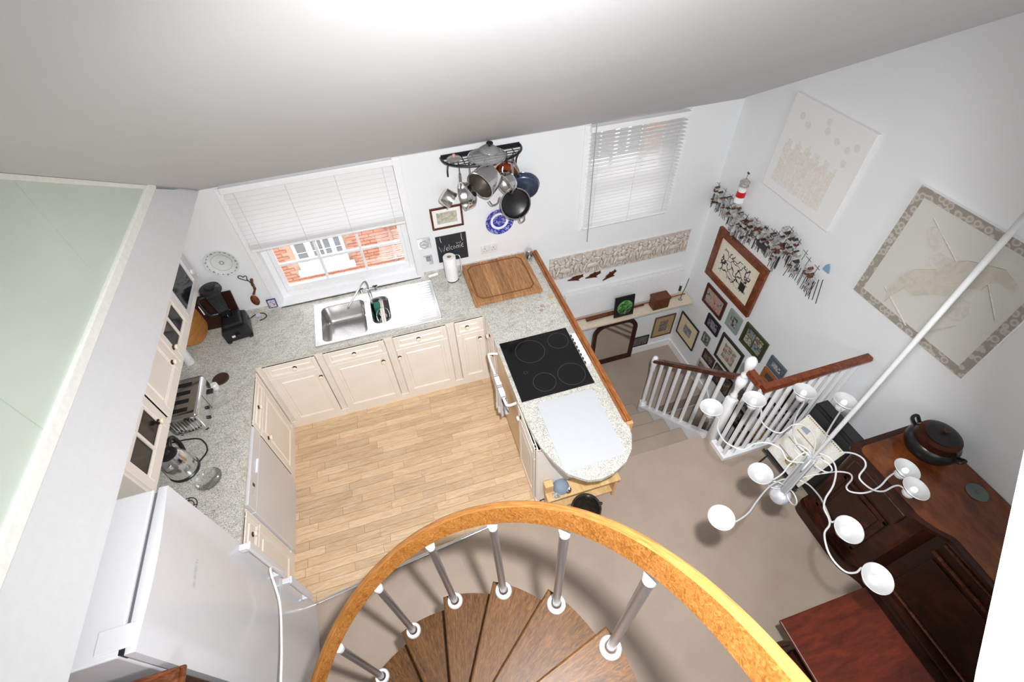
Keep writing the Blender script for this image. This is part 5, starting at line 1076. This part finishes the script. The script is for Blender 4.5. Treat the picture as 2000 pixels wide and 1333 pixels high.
# base boards
m = MB(TM((0, 0, 0), (0, 1, 0), (0, 0, 1), (1, 0, 0))); m.prism([(-1.87, -.34), (-1.87, .045), (-.93, -.80), (-.93, -1.18)], 3.453, 3.475); m.prism([(-1.87, .0), (-1.87, .05), (-.93, -.795), (-.93, -.845)], 3.4755, 3.53); m.build('sloping_string', WHITE, BS)
MB().box(3.485, 3.535, -2.054, -1.86, 0, .049, .004).build('base_rail', WHITE, BS); MB().box(3.485, 4.405, -2.115, -2.055, 0, .05, .004).build('base_rail', WHITE, BS)
# balusters
n = 8
for k in range(1, n):
    f = k/n; y = NY+.03+(LY-NY-.03)*f; zb = .0+(-.80)*f; zt = .83-.90*f+.02
    MB().box(3.489, 3.515, y-.0125, y+.0125, zb, zt, .003, 1).build('baluster', WHITE, BS)
for y in (-1.99, -2.075): MB().box(3.499, 3.525, y-.013, y+.013, .05, .97, .003, 1).build('baluster', WHITE, BS)
nb = 9
for k in range(1, nb+1):
    x = 3.515+(4.36-3.515)*k/nb-.02; MB().box(x-.013, x+.013, -2.097, -2.071, .05, .97, .003, 1).build('baluster', WHITE, BS)
# handrails
prof = [(-.028, -.025), (.028, -.025), (.034, .0), (.024, .022), (-.024, .022), (-.034, .0)]
m = MB(); m.sweep([(3.50, NY+.03, .86), (3.50, LY+.0, -.02)], prof); m.build('handrail', RAILW, BS)
m = MB(); m.sweep([(NX, NY-.03, .985), (3.512, -2.07, .985)], prof); m.sweep([(3.50, -2.084, .986), (4.405, -2.084, .986)], prof); m.build('handrail', wood('handrail_warm', sc(66, 26, 12), sc(110, 50, 24), sc(146, 76, 38), .25, (4, 4, 1), 5, coat=.3), BS)

# =============== right of the landing: sideboard etc. ===============
SB = thing('sideboard', (4.1, -3.3, 0), 'large dark mahogany sideboard against the right wall', 'sideboard')
def rc(pts, r, n=5):   # round chosen convex corners: pts (x, y, rad)
    out = []; N = len(pts)
    for i, (x, y, rad) in enumerate(pts):
        if not rad: out.append((x, y)); continue
        p = Vector((x, y)); a = (Vector(pts[i-1][:2])-p).normalized(); b = (Vector(pts[(i+1) % N][:2])-p).normalized(); A, B_ = p+a*rad, p+b*rad
        for k in range(n+1): t_ = k/n; out.append(tuple(A*(1-t_)**2+p*2*t_*(1-t_)+B_*t_*t_))
    return out
top = [(4.405, -2.60, 0), (4.405, -4.7, 0), (3.83, -4.7, 0), (3.90, -3.27, .03), (3.84, -3.19, .035), (3.80, -3.10, .04), (3.80, -2.60, .06)]
m = MB(); m.prism(rc(top, 0), .875, .905, .010); m.build('top', DARKW, SB)
m = MB(); t2 = [(4.40, -2.64, 0), (4.40, -4.66, 0), (3.87, -4.66, 0), (3.935, -3.27, .03), (3.88, -3.20, .03), (3.845, -3.12, .04), (3.845, -2.64, .06)]; m.prism(rc(t2, 0), .905, .908, .002); m.build('top_panel', wood('sideboard_top', sc(54, 24, 12), sc(96, 48, 22), sc(130, 72, 36), .22, (1, .5, 1), 5, coat=.4), SB)
m = MB(); b2 = [(4.40, -2.62, 0), (4.40, -4.65, 0), (3.93, -4.65, 0), (3.95, -3.22, 0), (3.86, -3.17, 0), (3.845, -3.10, .02), (3.845, -2.62, .05)]; m.prism(rc(b2, 0), .13, .875); m.build('body', DARKW, SB)
m = MB(); b3 = [(4.40, -2.61, 0), (4.40, -4.66, 0), (3.84, -4.66, 0), (3.86, -3.24, .02), (3.83, -3.17, .02), (3.785, -3.12, .05), (3.785, -2.61, .08)]; m.prism(rc(b3, 0), 0, .10, .0); m.prism(rc([(x+.02 if x < 4.3 else x, y, r) for x, y, r in b3], 0), .10, .13, .01); m.build('plinth', DARKW, SB)
Ts = TM((3.845, 0, 0), (0, 1, 0), (0, 0, 1), (-1, 0, 0))
m = MB(Ts); a, b, c_, d = -3.06, -2.70, .20, .66
for q in ((a, b, c_, c_+.03), (a, b, d-.03, d), (a, a+.03, c_, d), (b-.03, b, c_, d)): m.box(*q, 0, .014, .005, 2)
m.box(a+.05, b-.05, c_+.05, d-.05, 0, .010, .006, 2); m.build('door', DARKW, SB)
m = MB(Ts); m.box(-3.08, -2.68, .71, .84, 0, .022, .012, 3); m.build('drawer', DARKW, SB)
Tc = TM((3.945, 0, 0), (0, 1, 0), (0, 0, 1), (-1, 0, 0)); LM = wood('moulding_wood', sc(50, 24, 16), sc(84, 44, 32), sc(120, 72, 52), .22, (1, 3, 1), 6, coat=.4)
for z_ in (.80, .835, .69): MB(Tc).box(-4.6, -3.27, z_, z_+.016, 0, .022, .006, 2).build('moulding', LM, SB)
for a in (-3.72, -4.3): MB(Tc).box(a, a+.42, .18, .64, 0, .012, .006, 2).build('door', DARKW, SB)
MB(Tc).box(-4.6, -3.27, .15, .165, 0, .02, .005, 2).build('moulding', LM, SB)
PT_ = thing('copper_pot', (4.26, -2.76, .908), 'dark lidded pot with a copper band on the sideboard by the wall', 'pot')
COP = mk('dark_copper', sc(78, 44, 32), .28, .85, var=.3, scale=12); PM = Matrix.Translation((4.25, -2.775, .908))
MB(PM).lathe([(0, 0), (.11, 0), (.135, .02), (.15, .06), (.142, .10), (.125, .115), (0, .115)], 36).build('body', mk('black_pot', (.02, .018, .018), .3, .4), PT_, smooth=True)
MB(PM).lathe([(.10, .112), (.128, .114), (.128, .126), (.118, .155), (.085, .172), (.085, .16), (.10, .112)], 36).build('copper_band', COP, PT_, smooth=True)
MB(PM).lathe([(0, .172), (.092, .168), (.094, .176), (.06, .192), (.0, .197)], 32).build('lid', MATS['black_pot'], PT_, smooth=True)
MB(PM).lathe([(0, .195), (.010, .195), (.009, .205), (.018, .212), (.014, .222), (0, .224)], 14).build('lid_knob', BRASSD, PT_, smooth=True)
for s_, dy in ((1, .15), (-1, -.15)): MB(PM).tube(crv([(-.02, dy*.93, .10), (-.02, dy*1.15, .125), (.02, dy*1.15, .125), (.02, dy*.93, .10)], 4), .010, 8).build('lug_handle', MATS['black_pot'], PT_, smooth=True)
o = MB().lathe([(0, 0), (.055, 0), (.06, .004), (.055, .007), (.012, .007), (.01, .012), (0, .012)], 32, Matrix.Translation((4.285, -3.10, .908))).build('glass_coaster', mk('grey_disc', sc(84, 92, 88), .15), None, smooth=True, org=(4.285, -3.10, .908)); tag(o, 'flat grey glass disc lying on the sideboard near its wall edge', 'coaster')
# black speaker and leaning painted panel
BK = thing('black_cabinet', (4.06, -2.4, 0), 'tall narrow black cabinet between stair balustrade and sideboard, behind the painted panel', 'cabinet')
MB().box(3.965, 4.07, -2.60, -2.20, 0, .76, .008).build('body', BLACK, BK); MB().box(3.958, 3.967, -2.58, -2.22, .04, .73, .003).build('front_panel', mk('speaker_cloth', (.02, .02, .02), .9), BK)
MB().box(3.975, 4.06, -2.58, -2.22, .76, .766, .002).build('top_plate', BLACKG, BK)
PN = thing('painted_panel', (3.8, -2.41, .25), 'pale painted decorative panel leaning on a black easel under the lamp', 'panel')
bl_, br_, tl_, tr2 = Vector((3.712, -2.242, .30)), Vector((3.724, -2.585, .30)), Vector((3.908, -2.242, .692)), Vector((3.905, -2.600, .692))
U_ = (br_-bl_).normalized(); V_ = (tl_-bl_).normalized(); N_ = U_.cross(V_).normalized()
if N_.x > 0: N_ = -N_
V_ = N_.cross(U_).normalized(); 
if V_.z < 0: V_ = -V_
Wp, Hp = .345, .438; Tp = Matrix(((U_.x, V_.x, N_.x, bl_.x), (U_.y, V_.y, N_.y, bl_.y), (U_.z, V_.z, N_.z, bl_.z), (0, 0, 0, 1)))
MB(Tp).box(0, Wp, 0, Hp, -.01, 0, .002).build('board', art('painted_cream', [(.3, sc(204, 196, 190)), (.45, sc(226, 226, 222)), (.56, sc(216, 210, 190)), (.64, sc(224, 222, 216)), (.74, sc(196, 190, 190))], 11, .5), PN)
m = MB(Tp)
for z_ in (.10, .20, .29): m.box(.03, Wp-.03, z_*Hp/.438, z_+.008, 0, .001)
m.build('painted_bands', mk('band_grey', sc(150, 140, 128), .6), PN)
for a, b in ((.17, .08), (.20, .22)): MB(Tp @ Matrix.Translation((a, b, 0))).lathe([(0, .001), (.035, .001), (.035, .002), (0, .0035)], 24).build('painted_rosette', art('rosette', [(.4, sc(120, 106, 60)), (.6, sc(190, 176, 130))], 60), PN)
MB(Tp).box(.04, .10, .32, .36, 0, .0016).build('painted_label', mk('label_blue', sc(150, 156, 170), .6), PN)
m = MB(Tp)
for k in range(22): m.box(.008+k*.0152, .016+k*.0152, Hp-.016, Hp-.008, 0, .0012)
m.build('dotted_border', mk('brown_dots', sc(140, 96, 74), .6), PN)
m = MB(); m.tube([bl_+Vector((-.01, .0, -.30)), bl_+Vector((.02, -.03, .0)), tl_+Vector((.0, -.06, -.05))], .007, 6); m.tube([br_+Vector((-.01, .0, -.30)), br_+Vector((.02, .03, 0)), tr2+Vector((0, .06, -.05))], .007, 6); m.tube([bl_+Vector((-.02, .015, -.012)), br_+Vector((-.02, -.015, -.012))], .007, 6); m.tube([(3.94, -2.41, .62), (3.96, -2.41, 0)], .007, 6); m.build('easel', BLACK, PN)
MB(Tp).box(-.0, Wp, -.014, -.006, -.012, .016, .003).build('easel_ledge', BLACK, PN)
# table
TB = thing('occasional_table', (3.1, -3.6, 0), 'red-brown wooden table with a turned leg at the lower right', 'table')
MB().box(2.82, 3.39, -4.3, -3.315, .70, .72, .006).build('tabletop', REDW, TB)
MB().box(2.93, 3.36, -4.2, -3.40, .28, .30, .005).build('lower_shelf', DARKW, TB)
MB().box(2.90, 3.36, -4.25, -3.38, .62, .70, .003).build('apron', DARKW, TB)
for lx, ly in ((2.96, -3.43), (3.32, -3.43), (2.96, -4.15), (3.32, -4.15)):
    MB(Matrix.Translation((lx, ly, 0))).lathe([(0, 0), (.014, 0), (.02, .03), (.014, .06), (.024, .12), (.018, .25), (.026, .28), (.026, .32), (.016, .36), (.022, .5), (.016, .55), (.026, .60), (.026, .64), (0, .64)], 16).build('leg', DARKW, TB, smooth=True)
a, b = Vector((2.913, -3.349, 0.02)), Vector((2.963, -3.423, 0.5)); m = MB(axis(a, b-a)); L = (b-a).length
m.lathe([(0, 0), (.010, .0), (.013, L*.08), (.009, L*.14), (.016, L*.24), (.010, L*.34), (.016, L*.46), (.011, L*.56), (.017, L*.7), (.012, L*.82), (.016, L), (0, L)], 14); m.build('turned_stay', DARKW, TB, smooth=True)
# pot and small shelf at the end of the peninsula
CR = thing('ceramic_crock', (2.2, -2.21, 0), 'dark glazed two-handled crock on the carpet at the end of the peninsula', 'crock')
CG = mk('brown_glaze', (.045, .034, .028), .10, var=.4, scale=14)
CM = Matrix.Translation((2.178, -2.235, 0))
MB(CM).lathe([(0, 0), (.075, 0), (.085, .01), (.115, .10), (.118, .17), (.106, .24), (.104, .262), (.110, .268), (.104, .272), (.096, .262), (.098, .235), (.108, .17), (.104, .10), (.06, .03), (0, .022)], 40).build('body', CG, CR, smooth=True)
for s_ in (-1, 1): MB(CM).ball((s_*.125, s_*.02, .20), .016, 12, (1.3, .9, .9)).build('lug', CG, CR, smooth=True)
SU = thing('low_shelf', (2.2, -2.06, 0), 'low pale wooden shelf unit tucked under the rounded counter end', 'shelf')
PW_ = wood('pale_pine', sc(192, 150, 96), sc(216, 178, 124), sc(232, 200, 150), .5, (6, 1, 1), 4)
MB().box(1.915, 2.505, -2.125, -2.005, .28, .30, .003).build('shelf_board', PW_, SU); MB().box(1.96, 2.48, -2.10, -2.005, .06, .078, .003).build('lower_board', PW_, SU)
MB().box(1.93, 1.95, -2.11, -2.005, 0, .28, .003).build('side_panel', PW_, SU); MB().box(2.47, 2.49, -2.11, -2.005, 0, .28, .003).build('side_panel', PW_, SU)
MB().box(1.915, 1.98, -2.06, -2.005, .30, .40, .004).build('end_block', PW_, SU)
o = MB().lathe([(0, 0), (.060, 0), (.064, .006), (.055, .04), (.035, .06), (0, .065)], 30, Matrix.Translation((2.045, -2.045, .301))).build('grey_bowl', mk('blue_grey_felt', sc(128, 142, 158), .8), None, smooth=True, org=(2.045, -2.045, .30)); tag(o, 'blue-grey upturned bowl on the low pale shelf', 'bowl')
o = thing('small_picture_card', (1.975, -2.095, .30), 'tiny patterned card on the left end of the low pale shelf', 'card'); MB().obox((1.985, -2.098, .312), (1, 0, 0), Vector((0, 1, .2)).normalized(), Vector((0, -.2, 1)).normalized(), .05, .045, .004).build('card_sheet', art('card_pic', [(.4, sc(200, 196, 180)), (.55, sc(90, 96, 90)), (.7, sc(210, 206, 190))], 60), o)
o = thing('butterfly_box', (2.075, -2.095, .30), 'small dark round box with a white butterfly on the low shelf', 'box'); MB(Matrix.Translation((2.085, -2.085, .301))).lathe([(0, 0), (.024, 0), (.026, .004), (.026, .022), (.02, .027), (0, .028)], 20).build('body', mk('plum', sc(60, 40, 44), .4), o, smooth=True)
m = MB(Matrix.Translation((2.085, -2.085, .3295)));
for s_ in (-1, 1): m.prism([(0, 0), (s_*.016, .014), (s_*.019, .002), (s_*.012, -.004), (s_*.013, -.014), (0, -.004)][::s_], 0, .0015)
m.build('white_butterfly', WHITE, o)

# =============== spiral staircase ===============
XC, YC, RB_0, TH0, DT, Z0, HH = 1.08, -3.435, .576, 2.2032, .398, .9515, .2103
SS = thing('spiral_staircase', (XC, YC, 0), 'spiral staircase with varnished wooden treads and a broad curved wooden handrail', 'staircase')
def polar(t, ka, kr, kz):
    tc = t.node('ShaderNodeTexCoord'); sx = t.node('ShaderNodeSeparateXYZ'); t.l(tc.outputs['Object'], sx.inputs[0])
    at = t.node('ShaderNodeMath', operation='ARCTAN2'); t.l(sx.outputs[1], at.inputs[0]); t.l(sx.outputs[0], at.inputs[1])
    cz = t.node('ShaderNodeCombineXYZ'); t.l(sx.outputs[0], cz.inputs[0]); t.l(sx.outputs[1], cz.inputs[1]); ln = t.node('ShaderNodeVectorMath', operation='LENGTH'); t.l(cz.outputs[0], ln.inputs[0])
    o = t.node('ShaderNodeCombineXYZ')
    for i, (sk, k) in enumerate(((at.outputs[0], ka), (ln.outputs['Value'], kr), (sx.outputs[2], kz))):
        q = t.node('ShaderNodeMath', operation='MULTIPLY'); q.inputs[1].default_value = k; t.l(sk, q.inputs[0]); t.l(q.outputs[0], o.inputs[i])
    return o.outputs[0]
t = NT('tread_wood'); pv = polar(t, 26, 7, 40); n1 = t.noise(pv, 1.0, 5, .6, .8); n2 = t.noise(pv, 5.0, 5, .75, .6)
c = t.mix(.6, t.ramp(n1, [(.3, sc(54, 32, 12)), (.5, sc(80, 51, 22)), (.72, sc(106, 72, 36))]), t.ramp(n2, [(.38, sc(38, 21, 7)), (.52, sc(86, 55, 24)), (.66, sc(116, 80, 42))]))
oi = t.node('ShaderNodeObjectInfo'); c = t.mix(1.0, c, t.ramp(oi.outputs['Random'], [(0, (.86, .86, .86)), (1, (1.08, 1.08, 1.08))]), 'MULTIPLY'); t.bump(n2, .1, .001)
TR = t.fin(c, .4, spec=.2)
BURL = NT('burl_wood'); pv = polar(BURL, 4, 20, 14); n1 = BURL.noise(pv, 1.0, 3, .5, .6); v = BURL.coord((1, 1, .6)); n2 = BURL.noise(v, 70, 6, .8, 2.2)
c = BURL.mix(.62, BURL.ramp(n1, [(.3, sc(150, 92, 38)), (.7, sc(180, 122, 60))]), BURL.ramp(n2, [(.40, sc(88, 48, 16)), (.50, sc(148, 92, 38)), (.60, sc(184, 130, 70))]))
BURL = BURL.fin(c, .5, spec=.15)
t = NT('rail_top_wood'); pv = polar(t, 10, 260, 8); n1 = t.noise(pv, 1.0, 5, .65, .3); RTOP = t.fin(t.ramp(n1, [(.32, sc(108, 68, 32)), (.5, sc(126, 84, 42)), (.68, sc(146, 102, 56))]), .4, spec=.25)
ALU = mk('brushed_aluminium', (.42, .42, .45), .32, .9, var=.03); WPL = mk('white_plastic', (.6, .6, .6), .35)
RO = .604
def cp(r, t_, z=0): return Vector((XC+r*math.cos(t_), YC+r*math.sin(t_), z))
for i in range(-4, 6):
    t0 = TH0-i*DT; z = Z0+i*HH; a0 = t0+.09; a1 = t0-DT-.10
    pts = [cp(.05, a0+.5)[:2], ]
    pts = [tuple(cp(.055, t0+.45)[:2]), tuple(cp(RO, a0)[:2])]
    for k in range(1, 11): tt = a0+(a1-a0)*k/10; pts.append(tuple(cp(RO, tt)[:2]))
    pts.append(tuple(cp(.055, a1-.4)[:2]))
    tr = MB().prism(pts, z-.04, z, .006).build('tread', TR, SS)
    MB(Matrix.Translation(cp(.576, t0, z))).lathe([(.017, .0), (.034, .0), (.035, .007), (.031, .015), (.020, .016), (.017, .0)], 24).build('collar', WPL, tr, smooth=True)
    zt = Z0+i*HH+.722
    b_, t_ = cp(.576, t0, z-.06), cp(.5675, t0, zt)
    MB().cyl(b_, t_, .0140, n=20).build('baluster', ALU, SS, smooth=True)
    MB(Matrix.Translation(t_)).lathe([(0, -.014), (.0155, -.014), (.0155, .006), (0, .006)], 20).build('baluster_cap', WPL, SS, smooth=True)
MB().cyl((XC, YC, 0), (XC, YC, 2.3), .055, n=28).build('centre_pole', ALU, SS, smooth=True)
# handrail: a broad curved band
def railz(t_): return 1.812+(TH0-t_)/DT*HH
N_ = 90; ta, tb = TH0+1.9, TH0-6.15*DT; rows = []
m = MB(); m2 = MB()
prof = [(.5765, -.012), (.5775, -.004), (.573, .0), (.562, .0), (.5575, -.004), (.5575, -.108), (.5625, -.114), (.5715, -.114), (.5765, -.108)]
rings = []
for k in range(N_+1):
    t_ = ta+(tb-ta)*k/N_; zz = railz(t_); rings.append([m.b.verts.new(cp(r_+.0015, t_, zz+dz)) for r_, dz in prof])
for A_, B_ in zip(rings, rings[1:]):
    for j in range(len(prof)):
        f_ = m.b.faces.new((A_[j], A_[(j+1) % len(prof)], B_[(j+1) % len(prof)], B_[j])); f_.material_index = 1 if j in (8, 0, 1, 2, 3) else 0
m.b.faces.new(rings[0][::-1]); m.b.faces.new(rings[-1])
m.build('handrail', [BURL, RTOP], SS, smooth=28)

# =============== chandelier ===============
AX, AY = 2.75, -2.93
LP = thing('chandelier', (AX, AY, 1.55), 'white ten-armed chandelier with curling wire arms, small white dish lamps and silver ball', 'chandelier')
WM = mk('lamp_white_metal', (.42, .42, .42), .3, .2); SIL = mk('silver_ball', (.62, .62, .66), .22, .6)
ztop = roof(AY)
MB().cyl((AX, AY, 2.07), (AX, AY, ztop-.02), .0085, n=14).build('rod', WM, LP, smooth=True)
MB(Matrix.Translation((AX, AY, ztop-.03))).lathe([(0, -.03), (.03, -.03), (.055, .0), (.055, .04), (0, .04)], 24).build('ceiling_rose', WM, LP, smooth=True)
MB().ball((AX, AY, 1.55), .047, 32).build('silver_ball', SIL, LP, smooth=True)
MB().cyl((AX, AY, 1.60), (AX, AY, 1.90), .020, n=24).build('glass_column', mk('column_grey', (.40, .43, .44), .1, .5), LP, smooth=True)
for a in (0, 2.1, 4.2): MB().cyl((AX+.022*math.cos(a), AY+.022*math.sin(a), 1.60), (AX+.022*math.cos(a), AY+.022*math.sin(a), 1.90), .004, n=8).build('column_rod', WM, LP, smooth=True)
MB().cyl((AX, AY, 1.90), (AX, AY, 2.075), .007, n=12).build('stem', WM, LP, smooth=True)
rn = random.Random(5)
for z_, n_ in ((1.90, 4), (1.62, 3)):
    for k in range(n_):
        a = 2*PI*k/n_+.4; pts = []
        for j in range(14): t_ = 2*PI*j/14; pts.append((AX+math.cos(a)*(.045+.035*math.cos(t_)), AY+math.sin(a)*(.045+.035*math.cos(t_)), z_+.03*math.sin(t_)))
        MB().tube(pts, .0032, 8, closed=True).build('curl', WM, LP, smooth=True)
BUL = mk('lamp_bulb', (.86, .86, .84), .25)
def cup(c, tilt, r=.050):
    A_ = axis(c, tilt)
    d = MB(A_).lathe([(0, -.012), (.014, -.012), (.020, -.008), (.034, .002), (r, .012), (r+.002, .014), (r, .016), (.033, .006), (.020, -.002), (0, -.004)], 36).build('lamp_dish', WM, LP, smooth=60)
    MB(A_).lathe([(0, .010), (.010, .009), (.013, .003), (.013, -.004), (0, -.004)], 20).build('bulb', BUL, d, smooth=True)
    MB(A_).lathe([(0, -.045), (.018, -.045), (.022, -.040), (.022, -.030), (.016, -.028), (.016, -.012), (0, -.012)], 24).build('lamp_holder', WM, d, smooth=True)
ARMS = [
 ((2.521, -2.561, 1.85), [(2.539, -2.605, 1.83), (2.503, -2.654, 1.83), (2.491, -2.728, 1.84), (2.532, -2.787, 1.85), (2.589, -2.783, 1.86), (2.641, -2.8, 1.87), (2.676, -2.843, 1.87), (2.678, -2.896, 1.86)]),
 ((2.721, -2.593, 1.87), [(2.744, -2.63, 1.84), (2.709, -2.68, 1.84), (2.706, -2.733, 1.85), (2.726, -2.775, 1.87), (2.792, -2.762, 1.88), (2.827, -2.777, 1.89), (2.835, -2.827, 1.9), (2.813, -2.872, 1.9)]),
 ((2.968, -2.626, 1.87), [(2.961, -2.656, 1.84), (2.887, -2.699, 1.85), (2.798, -2.764, 1.88), (2.749, -2.815, 1.9), (2.735, -2.862, 1.9)]),
 ((3.076, -2.741, 1.9), [(3.048, -2.764, 1.88), (2.947, -2.816, 1.91), (2.85, -2.867, 1.95), (2.782, -2.91, 1.97)]),
 ((2.588, -2.882, 1.76), [(2.627, -2.915, 1.75), (2.662, -2.917, 1.79), (2.685, -2.906, 1.83), (2.721, -2.896, 1.88), (2.749, -2.902, 1.9)]),
 ((2.286, -3.016, 1.82), [(2.337, -3.037, 1.79), (2.438, -3.013, 1.75), (2.53, -2.968, 1.72), (2.632, -2.923, 1.69), (2.723, -2.904, 1.67), (2.766, -2.913, 1.66)]),
 ((3.158, -3.067, 1.8), [(3.136, -3.056, 1.77), (3.091, -3.064, 1.77), (3.032, -3.084, 1.76), (2.966, -3.086, 1.75), (2.919, -3.062, 1.74), (2.917, -3.037, 1.74), (2.973, -3.013, 1.73), (2.992, -2.986, 1.72), (2.967, -2.957, 1.7), (2.903, -2.936, 1.68), (2.828, -2.92, 1.66)]),
 ((3.104, -3.15, 1.82), [(3.093, -3.116, 1.79), (3.065, -3.107, 1.79), (3, -3.114, 1.8), (2.946, -3.1, 1.82), (2.914, -3.065, 1.84), (2.915, -3.04, 1.85), (2.961, -3.017, 1.86), (2.971, -2.991, 1.87), (2.946, -2.961, 1.88), (2.893, -2.943, 1.89), (2.802, -2.934, 1.9)]),
 ((2.666, -3.218, 1.9), [(2.676, -3.175, 1.87), (2.655, -3.169, 1.87), (2.676, -3.144, 1.85), (2.728, -3.084, 1.8), (2.778, -3.031, 1.74), (2.812, -2.958, 1.68), (2.788, -2.92, 1.66)]),
 ((2.62, -3.388, 1.92), [(2.627, -3.343, 1.89), (2.594, -3.348, 1.89), (2.561, -3.335, 1.89), (2.548, -3.295, 1.89), (2.555, -3.251, 1.89), (2.585, -3.201, 1.89), (2.624, -3.181, 1.89), (2.641, -3.158, 1.89), (2.652, -3.12, 1.89), (2.686, -3.088, 1.89), (2.748, -3.053, 1.9), (2.799, -3.001, 1.91), (2.81, -2.954, 1.91), (2.781, -2.923, 1.91)])]
for c, pts in ARMS:
    c = Vector(c); out_ = Vector((c.x-AX, c.y-AY, 0)).normalized()*.12
    cup(c, (out_.x, out_.y, 1))
    P_ = [c+Vector((0, 0, -.04))]+[Vector(p) for p in pts]; zz = min(max(pts[-1][2], 1.62), 1.93); P_.append(Vector((AX, AY, zz)))
    MB().tube(crv(P_, 6), .0036, 8).build('arm', WM, LP, smooth=True)
